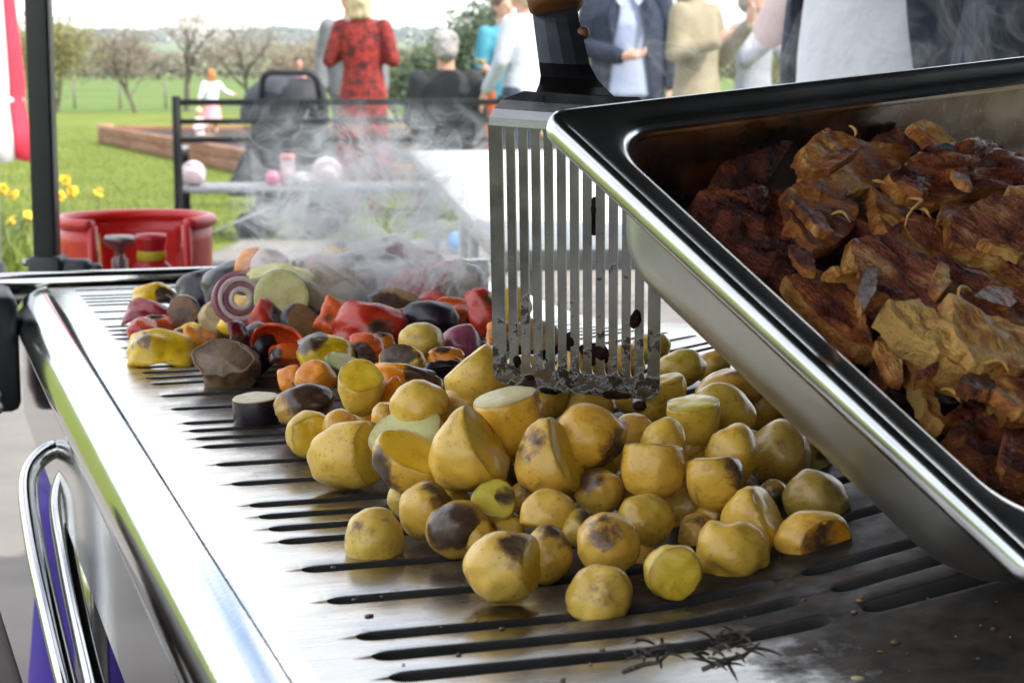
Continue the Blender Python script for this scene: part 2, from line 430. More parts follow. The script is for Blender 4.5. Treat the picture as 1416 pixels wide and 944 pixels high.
def dress(o, tint=(1, 1, 1), cdir=(0, 0, 1), cthr=9.0):
    o['tint'] = tint; o['char_dir'] = cdir; o['char_thr'] = cthr
def roundish(name, label, cat, loc, rad, seed, skin=None, flesh=None, cut=None, cut2=None, roll=0.0, tint=(1, 1, 1), char=None, fchar=None,
             lump=.12, pinch=0.0, group=None, bulge=.06, sub=4, ftint=None):
    """an uneven tuber or fruit, whole or cut through by one or two planes (normal, offset in radii)"""
    skin = skin or M_POT; flesh = flesh or M_FLESH
    bm = bmesh.new(); bmesh.ops.create_icosphere(bm, subdivisions=sub, radius=1)
    so = Vector((seed * 3.17, seed * 1.31, seed * 7.7))
    rot = Matrix.Rotation(roll, 3, 'Y')
    rv = Vector(rad); rm = (rad[0] + rad[1] + rad[2]) / 3
    for v in bm.verts:
        n = v.co.normalized()
        k = 1 + lump * noise.noise(n * 1.1 + so) + lump * .45 * noise.noise(n * 2.6 + so) + .016 * noise.noise(n * 6 + so) + .006 * noise.noise(n * 15 + so)
        p = n * k
        if pinch: s = 1 - pinch * p.z; p.x *= s; p.y *= s
        v.co = rot @ Vector((p.x * rv.x, p.y * rv.y, p.z * rv.z))
    caps = []
    for c in (cut, cut2):
        if not c: continue
        nn = Vector(c[0]).normalized()
        ext = max(v.co.dot(nn) for v in bm.verts)
        pc = nn * ext * c[1]
        for v in bm.verts:      # the knife wandered a little: warp toward the plane so that the cut is uneven
            pass
        bmesh.ops.bisect_plane(bm, geom=bm.verts[:] + bm.edges[:] + bm.faces[:], dist=1e-6, plane_co=pc, plane_no=nn, clear_outer=True)
        edges = [e for e in bm.edges if e.is_boundary and abs((e.verts[0].co - pc).dot(nn)) < 1e-4 and abs((e.verts[1].co - pc).dot(nn)) < 1e-4]
        if len(edges) < 3: continue
        # order the loop
        nxt = {}
        for e in edges:
            a, b = e.verts; nxt.setdefault(a, []).append(b); nxt.setdefault(b, []).append(a)
        st = edges[0].verts[0]; loop = [st]; prev = None; cur = st
        while True:
            cand = [w for w in nxt[cur] if w is not prev]
            if not cand: break
            prev, cur = cur, cand[0]
            if cur is st or len(loop) > 400: break
            loop.append(cur)
        pts = [v.co.copy() for v in loop]
        caps.append((pts, nn))
        # close the body behind the cut face so that it is a solid
        cen = sum(pts, Vector()) / len(pts)
        fv = bm.verts.new(cen - nn * rm * .05)
        for a, b in zip(loop, loop[1:] + loop[:1]):
            try: bm.faces.new((a, b, fv))
            except ValueError: pass
    bmesh.ops.recalc_face_normals(bm, faces=bm.faces)
    o = mk(name, bm, skin, None, True, loc)
    tag(o, label, cat, group)
    dress(o, tint, *(char or ((0, 0, 1), 9.0)))
    for pts, nn in caps:
        cen = sum(pts, Vector()) / len(pts)
        bm = bmesh.new(); rings = []
        for s, h in ((1.002, -.004), (.992, .012), (.96, .022), (.85, .022 + bulge * .5), (.65, .02 + bulge), (.4, .02 + bulge * 1.1), (.18, .02 + bulge * 1.1)):
            rings.append([bm.verts.new(cen + (p - cen) * s + nn * rm * (h + .045 * (s < .99) * noise.noise((cen + (p - cen) * s) * (2.2 / rm) + so))) for p in pts])
        for A, B in zip(rings, rings[1:]):
            for k in range(len(A)):
                bm.faces.new((A[k], A[(k + 1) % len(A)], B[(k + 1) % len(A)], B[k]))
        bm.faces.new(rings[-1])
        bmesh.ops.recalc_face_normals(bm, faces=bm.faces)
        if sum((f.normal * f.calc_area() for f in bm.faces), Vector()).dot(nn) < 0: bmesh.ops.reverse_faces(bm, faces=bm.faces)
        nr_ = len(pts); cf = mk('cut_face', bm, flesh, o)
        at_ = cf.data.attributes.new('rim', 'FLOAT', 'POINT'); at_.data.foreach_set('value', [(1, .9, .45, .12, 0, 0, 0)[i // nr_] for i in range(len(cf.data.vertices))])
        dress(cf, ftint or (1, 1, 1), *(fchar or ((0, 0, 1), 9.0)))
    return o

def gd(py_base): return on_z(CXP, py_base, GZ).y        # distance of a point of the plate from its row in the photo
PG = 'boiled and griddled potatoes heaped on the plate'
#  cx, cy, w, h, distance (None: lies on the plate), cut, roll, char(dir, threshold), tint, options, label
POT = [
 (517, 735, 92, 92, None, ((-.1, -.25, -1), .55), 0, ((-.5, -.7, .6), .97), (1.05, 1.08, 1.05), {}, 'small domed potato half sitting flat side down apart from the heap'),
 (588, 705, 80, 88, .94, None, .3, ((.7, -.2, .75), .62), (.98, .95, .8), {}, 'round potato with browned top edge beside the charred purple-brown potato'),
 (632, 731, 96, 86, .915, None, -.35, ((-.15, -.9, .35), .35), (.80, .70, .62), {}, 'potato with its whole front scorched dark purple brown'),
 (690, 778, 112, 112, None, ((.95, -.3, .1), .62), -.2, ((.45, -.55, .75), .72), (1.05, 1.0, .88), {}, 'large pale potato half with a brown scorched triangle on its upper side'),
 (757, 768, 74, 92, .872, None, .12, ((.35, -.2, .9), .66), (.92, .86, .72), {}, 'upright oval potato wedged between the scorched-triangle half and the speckled one'),
 (828, 814, 96, 94, None, ((-.35, .1, -1), .55), .45, ((.1, -.8, .5), .82), (1.0, .97, .85), dict(lump=.16), 'three-cornered speckled buff potato at the very front of the heap'),
 (840, 752, 94, 94, .862, None, 0, ((-.1, -.75, .62), .72), (1.0, .9, .72), {}, 'plump round potato with one brown blotch on its upper front'),
 (930, 786, 92, 90, None, ((.12, -1, .06), .40), 0, None, (.92, .98, .7), dict(ftint=(.98, 1.0, 1.0)), 'potato half showing its smooth greenish yellow cut face squarely'),
 (1012, 762, 112, 92, .868, None, .35, None, (1.0, .92, .66), dict(lump=.20), 'lumpy smooth yellow potato beside the greenish yellow cut face'),
 (1040, 722, 88, 104, .90, ((.8, -.35, .45), .30), -.3, None, (1.02, .96, .7), {}, 'yellow potato wedge leaning against the lumpy one with a sharp cut ridge'),
 (1122, 746, 118, 88, .885, ((.42, -.90, .02), .55), -.15, ((0, 0, -1), .9), (1.0, .88, .66), dict(fchar=((.42, -.9, .02), .62), bulge=.0, ftint=(.85, .55, .35)), 'stubby potato end with its cut face fried dark brown'),
 (1128, 692, 100, 92, .935, None, .5, None, (.62, .62, .75), {}, 'potato tinted dull grey for painted-in shade behind the one with the fried brown end'),  # grey tint puts the shade it sits in into its colour
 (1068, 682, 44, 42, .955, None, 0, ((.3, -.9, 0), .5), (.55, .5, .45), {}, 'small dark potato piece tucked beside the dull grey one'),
 (988, 672, 92, 84, .925, ((-.05, .30, 1), .48), -.2, ((.85, -.25, .5), .55), (.95, .85, .6), dict(fchar=((1, 0, .3), .3)), 'potato half with its right shoulder burnt black'),
 (760, 706, 92, 66, .905, ((-.2, -.3, -1), .30), .15, None, (.98, .9, .75), {}, 'flat-bottomed buff potato cap under the big spotted round potato'),
 (683, 697, 72, 60, .93, ((.1, -.75, .6), .25), .3, ((.6, -.5, .4), .75), (.9, .95, .7), dict(ftint=(.82, .98, 1.6), fchar=((.7, -.3, .5), .6)), 'small pale green potato half with black burnt flecks'),
 (893, 718, 84, 80, .905, None, .2, None, (.82, .80, .58), {}, 'smooth dull yellow potato behind the round one with the brown blotch'),
 (828, 680, 72, 70, .945, None, 0, ((-.5, -.2, .8), .55), (.85, .78, .62), {}, 'round potato in the dark hollow under the big spotted one'),
 (903, 654, 100, 88, .935, ((.06, .30, 1), .45), .1, ((.3, -.3, .85), .96), (.98, .88, .66), {}, 'deep potato half lying cut side up under two smaller halves'),
 (916, 606, 72, 62, .965, ((0, .1, -1), .35), .2, ((.85, -.3, -.2), .86), (1.05, 1.0, .74), {}, 'small rounded potato half resting on the deep upturned half'),
 (1012, 630, 76, 98, .965, None, .18, None, (1.0, .93, .70), {}, 'smooth upright egg-shaped potato leaning outward by the tray'),
 (958, 588, 88, 72, 1.0, ((-.1, -.15, 1), .25), -.12, None, (.95, .98, .68), dict(ftint=(.85, .95, .95)), 'long potato half with its greenish cut side uppermost'),
 (1000, 568, 98, 78, 1.035, None, .35, None, (1.02, 1.0, .78), {}, 'broad yellow potato behind the long half with greenish cut side'),
 (815, 602, 106, 96, .965, None, .12, ((.75, -.45, -.45), .62), (1.02, .86, .55), {}, 'big oval orange-yellow potato with brown spots on top of the heap'),
 (752, 632, 92, 116, .945, ((.86, -.30, .42), .40), -.25, ((-.75, -.4, .55), .80), (.95, .84, .66), dict(pinch=.25), 'pointed potato half with torn wrinkled skin along its cut edge'),
 (702, 590, 108, 100, .99, ((-.20, -.10, .95), .28), -.2, None, (1.08, .92, .5), dict(flesh='cream'), 'potato half with cream cut side tipped toward the slotted turner'),
 (640, 622, 102, 124, .96, ((.80, -.32, .48), .44), -.1, ((.5, -.6, .2), .86), (1.05, .98, .76), dict(pinch=.30), 'tear-shaped pale potato half standing with its pointed end up'),
 (564, 648, 100, 92, .985, ((.35, -.45, .85), .30), -.45, ((-.8, -.4, -.3), .60), (1.0, .9, .68), dict(ftint=(1.05, .98, .7)), 'yellow potato wedge with a browned skin corner in front of the green slice'),
 (566, 618, 120, 84, 1.035, ((-.25, -.62, .72), .25), .3, None, (.8, .85, .7), dict(flesh='cream', ftint=(.82, .90, .70)), 'broad pale green-white slice lying between yellow potatoes'),
 (580, 562, 88, 76, 1.05, None, -.1, None, (1.04, .98, .76), {}, 'smooth whole potato behind the broad pale green-white slice'),
 (662, 524, 88, 92, 1.075, ((-.6, .1, .7), .55), .3, ((.5, -.6, -.6), .9), (1.03, .98, .8), {}, 'tall pale potato half just behind the corner of the slotted turner'),
 (498, 540, 74, 72, 1.13, ((.1, -.55, .8), .40), .1, ((-.7, -.6, .4), .96), (1.0, .96, .7), {}, 'rounded potato with mottled yellow cut top beside the dark shrivelled one'),
 (478, 622, 116, 110, None, ((.84, -.52, .15), .54), -.15, ((-.2, -.8, .3), .93), (1.06, 1.0, .78), {}, 'largest potato half on the left of the heap with cut side turned right'),
 (428, 598, 74, 76, None, ((.30, -1, .05), .45), 0, None, (1.0, .98, .8), {}, 'small potato half at the heap edge with bright yellow round cut face'),
 (420, 558, 90, 62, 1.22, None, -.25, ((.2, -.5, .65), .15), (.70, .58, .55), dict(lump=.2), 'dark shrivelled purple-brown potato between the vegetables and potatoes'),
 (583, 472, 68, 56, 1.34, None, .1, None, (.98, 1.0, .95), {}, 'pale oval potato lying in the smoke among the vegetables'),
 (556, 504, 74, 50, 1.24, ((-.2, -.75, .6), .45), -.1, None, (.95, .8, .66), dict(fchar=((-.2, -.6, .6), .2)), 'potato half with dark grey burnt cut side behind the orange strip'),
 (925, 545, 54, 50, 1.05, ((-.2, -.2, 1), .35), 0, None, (1, .98, .75), {}, 'potato half peeping out behind the right corner of the slotted turner'),
 (1078, 628, 96, 100, 1.0, None, .3, None, (.66, .63, .66), {}, 'potato tinted grey-brown to paint in the shade beneath the tilted tray'),  # grey tint paints in the shade under the tray
]
FILL = [(942, 510, 72, 54, 1.15), (985, 506, 56, 44, 1.2), (1010, 538, 96, 54, 1.09), (880, 548, 66, 58, 1.08), (752, 552, 76, 62, 1.065), (810, 560, 80, 62, 1.07),
        (948, 700, 66, 66, .955), (966, 738, 58, 60, .92), (712, 650, 66, 66, 1.0), (535, 580, 46, 52, 1.08), (618, 690, 60, 60, .975), (876, 600, 60, 60, 1.02),
        (1050, 560, 80, 70, 1.10), (780, 668, 66, 66, .985), (868, 678, 60, 56, .97), (545, 600, 50, 46, 1.10), (960, 640, 60, 60, 1.0), (700, 738, 60, 60, .93),
        (900, 480, 56, 44, 1.2), (1120, 640, 70, 66, 1.02), (640, 560, 60, 60, 1.07), (1030, 690, 56, 56, .97), (720, 520, 70, 56, 1.12), (800, 505, 66, 52, 1.16),
        (860, 500, 66, 52, 1.17), (505, 588, 50, 50, 1.15), (560, 690, 52, 52, .985), (728, 690, 54, 54, .955), (800, 730, 56, 56, .90), (884, 770, 50, 50, .90), (986, 712, 50, 50, .93), (660, 740, 52, 52, .91), (860, 640, 52, 52, .99), (690, 660, 56, 56, .985), (950, 620, 54, 54, 1.0), (600, 650, 56, 56, 1.0), (1090, 700, 50, 50, .96), (780, 620, 56, 56, 1.0), (700, 620, 60, 60, 1.02), (830, 650, 50, 50, .985), (620, 590, 56, 56, 1.06), (470, 590, 50, 50, 1.14), (900, 560, 54, 50, 1.05)]
def mm(px, d): return px * d / F_PX / 2
for i, (cx, cy, w, h, d, cut, rl, ch, ti, op, lab) in enumerate(POT):
    op = dict(op)
    if d is None: d = gd(cy + h / 2 * (1 - .38 * (cut is not None and cut[0][2] < -.5)))
    if op.get('flesh') == 'cream': op['flesh'] = M_CREAM
    k_ = .90 if cut is not None else .95
    rx, rz = mm(w, d) * k_, mm(h, d) * k_
    if cut is not None:          # the listed size is that of the cut piece; the tuber it came from is larger along the cut
        nx, nz_ = abs(cut[0][0]), abs(cut[0][2]); l = math.sqrt(sum(c * c for c in cut[0])); g = 2 / (1 + cut[1])
        kx, kz = 1 + (g - 1) * (nx / l) ** 2, 1 + (g - 1) * (nz_ / l) ** 2
    else: kx = kz = 1
    p = at(cx, cy, d)
    if POT[i][4] is None: p.z -= rz * (1 / k_ - 1)
    if cut is not None:
        nn = Vector(cut[0]).normalized()
        p = p + Vector((nn.x * rx * (kx - 1), 0, nn.z * rz * (kz - 1)))
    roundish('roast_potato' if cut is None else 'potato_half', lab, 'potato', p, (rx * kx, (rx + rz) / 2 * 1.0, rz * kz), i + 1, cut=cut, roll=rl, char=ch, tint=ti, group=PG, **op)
for i, (cx, cy, w, h, d) in enumerate(FILL):
    p = at(cx, cy, d)
    cth = (.6, .75, .9)[i % 3]
    roundish('roast_potato', ('scorched brown-patched little potato half buried in the gaps of the heap', 'lightly browned little potato half buried in the gaps of the heap', 'plain yellow-brown little potato half buried in the gaps of the heap')[i % 3], 'potato', p, (mm(w, d), mm((w + h) / 2, d), mm(h, d)), 100 + i, roll=random.uniform(-.6, .6), tint=(random.uniform(.8, 1), random.uniform(.78, .92), random.uniform(.6, .8)), group=PG, char=((random.uniform(-1, 1), -.5, random.uniform(-.3, 1)), cth), sub=4)

# ---- pepper and onion pieces: thick curved shells
def shell(name, label, cat, loc, size, rot, seed, mats, curl=1.2, curl2=.4, th=.005, rag=.24, group=None, taper=0.0, char=None, tint=(1, 1, 1), twist=0.0):
    nu, nv = 20, 14
    so = Vector((seed * 2.3, seed * 5.1, seed))
    wx, wy = size
    bm = bmesh.new(); top, bot = [], []
    for i in range(nu + 1):
        a = -1 + 2 * i / nu; ta, ba = [], []
        for j in range(nv + 1):
            b = -1 + 2 * j / nv
            # squircle outline with a ragged knife line
            x = a * math.sqrt(max(0, 1 - .26 * b * b)); y = b * math.sqrt(max(0, 1 - .26 * a * a))
            k = 1 + rag * noise.noise(Vector((x * 1.7, y * 1.7, 0)) + so)
            x *= k; y *= k * (1 - taper * x)
            R1 = wx / max(.2, math.sin(min(curl, 1.57)) if curl < 1.57 else 1)
            an = x * curl
            P = Vector((R1 * math.sin(an), wy * y, R1 * (math.cos(an) - 1) - wy * curl2 * y * y * .6 + .26 * wx * noise.noise(Vector((x * 1.3, y * 1.3, 3)) + so) + .06 * wx * noise.noise(Vector((x * 4, y * 4, 3)) + so)))
            nrm = Vector((math.sin(an), .8 * curl2 * y, math.cos(an))).normalized()
            if twist: P = Matrix.Rotation(twist * y, 3, 'Y') @ P; nrm = Matrix.Rotation(twist * y, 3, 'Y') @ nrm
            edge = max(abs(a), abs(b)); t = th * (1 - .55 * max(0, edge - .75) / .25) * (1 + .25 * noise.noise(P * 60 + so))
            ta.append(bm.verts.new(P + nrm * t / 2)); ba.append(bm.verts.new(P - nrm * t / 2))
        top.append(ta); bot.append(ba)
    for i in range(nu):
        for j in range(nv):
            bm.faces.new((top[i][j], top[i + 1][j], top[i + 1][j + 1], top[i][j + 1]))
            f = bm.faces.new((bot[i][j], bot[i][j + 1], bot[i + 1][j + 1], bot[i + 1][j])); f.material_index = 1
    def wall(A, B):
        for k in range(len(A) - 1):
            f = bm.faces.new((A[k], A[k + 1], B[k + 1], B[k])); f.material_index = 1
    wall([r[0] for r in bot], [r[0] for r in top]); wall([r[-1] for r in top], [r[-1] for r in bot])
    wall(top[0], bot[0]); wall(bot[-1], top[-1])
    cen = sum((v.co for v in bm.verts), Vector()) / len(bm.verts)
    for v in bm.verts: v.co -= cen
    bmesh.ops.recalc_face_normals(bm, faces=bm.faces)
    o = mk(name, bm, list(mats), None, True, loc)
    o.rotation_euler = tuple(R_(x) for x in rot)
    tag(o, label, cat, group); dress(o, tint, *(char or ((0, 0, 1), 9.0)))
    return o
def slice_disc(name, label, cat, loc, r, th, rot, seed, skin, flesh, sy=1.0, group=None, char=None, ftint=(1, 1, 1)):
    so = Vector((seed, seed * 2.2, 0)); n = 36
    def rr(k): return r * (1 + .05 * noise.noise(Vector((math.cos(k) * .8, math.sin(k) * .8, 0)) + so))
    def ring(bm, s, z): return [bm.verts.new((rr(2 * math.pi * k / n) * s * math.cos(2 * math.pi * k / n), sy * rr(2 * math.pi * k / n) * s * math.sin(2 * math.pi * k / n), z)) for k in range(n)]
    bm = bmesh.new()
    L = [ring(bm, .97, -th / 2), ring(bm, 1, -th * .38), ring(bm, 1.01, 0), ring(bm, 1, th * .38), ring(bm, .975, th / 2)]
    for A, B in zip(L, L[1:]):
        for k in range(n): bm.faces.new((A[k], A[(k + 1) % n], B[(k + 1) % n], B[k]))
    o = mk(name, bm, skin, None, True, loc); o.rotation_euler = tuple(R_(x) for x in rot); tag(o, label, cat, group); dress(o)
    for sg in (1, -1):
        bm = bmesh.new(); L = []
        for s in (.975, .94, .8, .55, .3, .1):
            L.append([bm.verts.new((v.co.x, v.co.y, sg * (th / 2 + r * .03 * (s < .95) * (1 + 1.2 * noise.noise(Vector((v.co.x, v.co.y, 0)) * (3 / r) + so))))) for v in ring(bm, s, 0)])
        bmesh.ops.delete(bm, geom=[v for v in bm.verts if not any(v in l for l in L)], context='VERTS')
        for A, B in zip(L, L[1:]):
            for k in range(n): bm.faces.new((A[k], A[(k + 1) % n], B[(k + 1) % n], B[k]) if sg > 0 else (A[k], B[k], B[(k + 1) % n], A[(k + 1) % n]))
        bm.faces.new(L[-1] if sg > 0 else L[-1][::-1])
        f = mk('cut_face', bm, flesh, o); dress(f, ftint, *(char or ((0, 0, 1), 9.0)))
    return o
def onion_ring(name, label, loc, r, th, rot, seed, group=None):
    root = thing(name, label, 'onion', loc, 0, group); root.rotation_euler = tuple(R_(x) for x in rot)
    q = r
    for k in range(4):
        t = r * .17; bm = bmesh.new(); n = 32
        pr = [(q, -th / 2), (q * 1.0, th / 2), (q - t * .15, th / 2 + .0006), (q - t * .85, th / 2 + .0006), (q - t, th / 2), (q - t, -th / 2), (q, -th / 2)]
        lathe(bm, pr, n)
        for v in bm.verts:
            v.co *= 1 + .05 * noise.noise(v.co.normalized() * 1.2 + Vector((seed + k, 0, 0))); v.co.z += .0012 * k * (k % 2 * 2 - 1)
        bmesh.ops.remove_doubles(bm, verts=bm.verts, dist=1e-6)
        bmesh.ops.recalc_face_normals(bm, faces=bm.faces)
        o = mk('layer', bm, M_ONION if k % 2 == 0 else M_ONIONF, root); dress(o)
        q -= t * 1.12
    return root
VG = 'roast vegetables heaped on the griddle'
def V(cx, cy, d): return at(cx, cy, d)
def S(w, d): return mm(w, d)
def pepper(lab, cx, cy, w, h, d, mats, rot, seed, **k):
    k.setdefault('char', ((math.sin(seed * 1.7), math.cos(seed * 2.3), .6), .80 + .25 * math.sin(seed * 3.1)))
    return shell('pepper_piece', lab, 'pepper', V(cx, cy, d), (S(w, d), S(h, d)), rot, seed, mats, group=VG, th=.0042, **k)
YY, OO, RR, DD, QQ = (M_PEPY, M_PEPY), (M_PEPO, M_PEPO), (M_PEPR, M_PEPOR), (M_PEPD, M_PEPR), (M_PEPOR, M_PEPO)
pepper('thin yellow pepper strip farthest along the griddle by the back rail', 213, 406, 62, 34, 1.92, YY, (35, 0, 10), 1, curl=.9)
pepper('dark magenta-red pepper strip with glossy top beside the tomato chunk', 205, 433, 74, 40, 1.76, (M_PEPD, M_PEPD), (40, 8, -8), 2, curl=1.0)
pepper('orange-red pepper chunk beside the big yellow pepper', 222, 449, 42, 32, 1.69, QQ, (40, 20, 20), 3, curl=1.1)
roundish('tomato_piece', 'bright red tomato chunk beside the big yellow pepper', 'tomato', V(198, 456, 1.67), (S(44, 1.67), S(40, 1.67), S(36, 1.67)), 201, M_PEPR, M_PEPOR, cut=((.4, -.3, .8), .6), group=VG)
pepper('big bright yellow pepper piece with toasted rim on bare slots', 222, 482, 92, 60, 1.535, YY, (48, 6, 4), 4, curl=1.15, curl2=.5, char=((-.8, .1, .5), .75))
pepper('orange pepper slab leaning on the brown mushroom half', 278, 480, 50, 64, 1.58, OO, (60, 20, 30), 5, curl=.8)
pepper('small yellow pepper sliver behind the orange slab', 266, 464, 46, 40, 1.66, YY, (50, -15, 40), 6, curl=.8)
roundish('aubergine_piece', 'round dark brown roast aubergine chunk beside the magenta pepper strip', 'aubergine', V(255, 433, 1.72), (S(50, 1.72), S(46, 1.72), S(52, 1.72)), 203, M_AUB, M_AUBF, cut=((-.15, -1, .15), .4), fchar=((0, -1, .2), .55), ftint=(.6, .42, .4), group=VG)
roundish('mushroom_piece', 'beige roast mushroom stalk behind the yellow and orange peppers', 'mushroom', V(302, 446, 1.70), (S(56, 1.7), S(50, 1.7), S(62, 1.7)), 204, M_PALE, M_PALE, cut=((.5, -.6, .5), .5), tint=(.75, .62, .5), group=VG, lump=.22)
roundish('mushroom_half', 'big wrinkled brown roast mushroom half at the edge of the vegetables', 'mushroom', V(316, 506, 1.43), (S(96, 1.43), S(80, 1.43), S(78, 1.43)), 205, M_MUSH, M_MUSH, cut=((-.15, -.72, .68), .42), roll=.35, group=VG, lump=.3, bulge=-.16, ftint=(.8, .75, .7))
slice_disc('aubergine_slice', 'thick aubergine slice with black skin and cream top lying alone', 'aubergine', on_z(355, 566, GZ + .009), .0165, .017, (4, -3, 0), 3, M_AUB, M_PALE, group=VG, ftint=(.85, .78, .72))
roundish('aubergine_piece', 'black glossy aubergine chunk under the red pepper cup', 'aubergine', V(352, 482, 1.48), (S(66, 1.48), S(60, 1.48), S(80, 1.48)), 206, M_AUB, M_AUB, roll=.6, group=VG)
pepper('small very dark red pepper flake on the black aubergine chunk', 330, 462, 28, 42, 1.45, (M_PEPD, M_PEPD), (60, 10, 40), 7, curl=.6, tint=(.5, .4, .6))
onion_ring('onion_ring', 'sliced red onion round with purple layers behind the courgette slice', V(332, 413, 1.64), S(78, 1.64), .010, (82, 0, 15), 2, VG)
slice_disc('courgette_slice', 'round courgette slice standing upright with green rim and pale face', 'courgette', V(389, 411, 1.60), S(78, 1.6), .011, (86, 4, 6), 5, M_COURG, M_COURGF, group=VG)
pepper('dark red diamond of pepper below the courgette slice', 371, 441, 50, 50, 1.545, (M_PEPR, M_PEPD), (62, 40, 20), 8, curl=.7)
pepper('red-orange pepper cup with its orange inside showing', 386, 476, 72, 66, 1.47, (M_PEPOR, M_PEPOR), (-62, 10, 0), 9, curl=1.5, curl2=.9, tint=(1, .7, .8))
pepper('orange curl inside the red pepper cup', 392, 488, 44, 28, 1.455, QQ, (50, -10, 0), 10, curl=1.2)
roundish('aubergine_piece', 'aubergine piece with black peel and tan flesh right of the courgette slice', 'aubergine', V(412, 446, 1.54), (S(52, 1.54), S(46, 1.54), S(54, 1.54)), 207, M_AUB, M_AUBF, cut=((.55, -.7, .2), .3), group=VG)
for k, (cx, cy, w, h, d, rz, lb) in enumerate(((282, 398, 70, 56, 1.84, 20, 'glossy black aubergine arc with bright edge nearest the back rail'), (325, 392, 90, 72, 1.80, 15, 'broad glossy black aubergine dome behind the onion round'))):
    shell('aubergine_peel', lb, 'aubergine', V(cx, cy, d), (S(w, d), S(h, d)), (50, -20, rz), 30 + k, (M_AUB, M_AUBF), curl=1.4, curl2=.8, th=.007, group=VG)
shell('courgette_strip', 'pale yellow courgette strip lying across the top of the heap', 'courgette', V(390, 379, 1.63), (S(92, 1.63), S(28, 1.63)), (20, 4, 0), 11, (M_COURGF, M_COURGF), curl=.35, curl2=.2, th=.006, group=VG, tint=(1.2, 1.2, 1.2))
pepper('orange pepper bow at the left of the heap top', 351, 364, 46, 42, 1.67, OO, (70, 20, 0), 12, curl=1.2)
shell('onion_piece', 'pale pink onion petal on the heap top beside the orange pepper', 'onion', V(374, 364, 1.66), (S(50, 1.66), S(40, 1.66)), (55, -10, 20), 13, (M_ONIONF, M_ONIONF), curl=1.3, curl2=.6, th=.004, group=VG)
pepper('yellow pepper curl with its tip pointing at the pale potato', 452, 484, 82, 54, 1.38, YY, (45, 0, 12), 14, curl=1.1, taper=.45, tint=(.82, .88, 1))
roundish('courgette_chunk', 'courgette chunk with blue-green peel and pale cut side', 'courgette', V(480, 507, 1.29), (S(62, 1.29), S(44, 1.29), S(44, 1.29)), 208, M_COURG, M_COURGF, cut=((.35, -.45, .8), .2), roll=.4, group=VG, ftint=(1.05, 1.15, 1.5), tint=(.8, .9, 1.4))
roundish('sweet_potato_piece', 'orange speckled root vegetable chunk above the dark shrivelled potato', 'vegetable', V(436, 524, 1.27), (S(60, 1.27), S(50, 1.27), S(52, 1.27)), 209, M_PEPO, M_PEPO, cut=((-.2, -.6, .7), .7), group=VG, tint=(1, 1.15, 2.2), char=((.3, -.5, .6), .95))
pepper('small orange pepper square left of the speckled root vegetable chunk', 403, 527, 34, 42, 1.29, OO, (75, -20, 0), 15, curl=.7)
pepper('long bright orange pepper strip along the top of the potato heap', 560, 527, 96, 46, 1.16, OO, (62, 6, -6), 16, curl=.6, tint=(1.05, 1.3, 1))
pepper('orange pepper end buried beside the smooth whole potato', 540, 556, 50, 70, 1.14, OO, (75, 40, 0), 17, curl=.7)
pepper('orange-red pepper square between the yellow curl and pale potato', 510, 482, 54, 42, 1.40, QQ, (55, 10, 20), 18, curl=.9)
pepper('dull orange pepper slip behind the orange-red square', 522, 474, 50, 30, 1.46, OO, (50, -10, 0), 19, curl=.7, tint=(.8, .8, .8))
pepper('wide red pepper half in the smoke behind the yellow curl', 510, 450, 112, 62, 1.50, (M_PEPR, M_PEPR), (58, 4, -6), 20, curl=1.2, curl2=.6)
pepper('orange-red pepper flank left of the wide red half', 466, 440, 50, 54, 1.53, QQ, (65, 30, 10), 21, curl=.8)
roundish('onion_wedge', 'shiny magenta red onion wedge beside the pale potato', 'onion', V(641, 470, 1.36), (S(56, 1.36), S(50, 1.36), S(48, 1.36)), 210, M_ONION, M_ONIONF, roll=.4, lump=.06, pinch=.4, group=VG)
pepper('small orange pepper tab left of the tall pale potato half', 617, 492, 50, 26, 1.24, OO, (55, 0, 12), 22, curl=.6)
shell('aubergine_peel', 'narrow black aubergine peel on the orange pepper tab', 'aubergine', V(612, 506, 1.2), (S(50, 1.2), S(12, 1.2)), (50, 0, 8), 33, (M_AUB, M_AUB), curl=.5, th=.004, group=VG)
# the back of the vegetable heap, in the smoke
roundish('aubergine_piece', 'large black aubergine half crowning the heap in the smoke', 'aubergine', V(498, 376, 1.72), (S(120, 1.72), S(90, 1.72), S(62, 1.72)), 211, M_AUB, M_AUBF, cut=((-.3, -.75, -.4), .5), group=VG, roll=-.15)
roundish('aubergine_piece', 'brown wrinkled aubergine flesh below the large black half', 'aubergine', V(452, 400, 1.64), (S(80, 1.64), S(70, 1.64), S(76, 1.64)), 212, M_AUB, M_AUBF, cut=((.1, -1, .1), .25), group=VG, lump=.2)
shell('onion_piece', 'pale pinkish onion dome at the top of the heap in the smoke', 'onion', V(536, 356, 1.74), (S(84, 1.74), S(60, 1.74)), (60, 0, 8), 23, (M_ONIONF, M_ONIONF), curl=1.3, curl2=.6, th=.006, group=VG)
pepper('red pepper half right of the large black aubergine', 572, 402, 74, 62, 1.66, RR, (60, 15, 0), 24, curl=1.2)
pepper('pinkish red pepper piece beside the blackened round aubergine', 622, 384, 70, 52, 1.72, RR, (50, -12, 10), 25, curl=1.1)
pepper('red pepper strip over the sooty aubergine in the smoke', 604, 428, 76, 44, 1.58, RR, (55, 20, -20), 26, curl=.9)
slice_disc('aubergine_slice', 'blackened round aubergine slice standing by the turner', 'aubergine', V(645, 395, 1.68), S(62, 1.68), .014, (80, 0, -35), 7, M_AUB, M_AUBF, group=VG, ftint=(.5, .5, .5))
roundish('aubergine_piece', 'sooty aubergine chunk behind the pale potato', 'aubergine', V(596, 440, 1.52), (S(80, 1.52), S(60, 1.52), S(50, 1.52)), 213, M_AUB, M_AUB, group=VG)
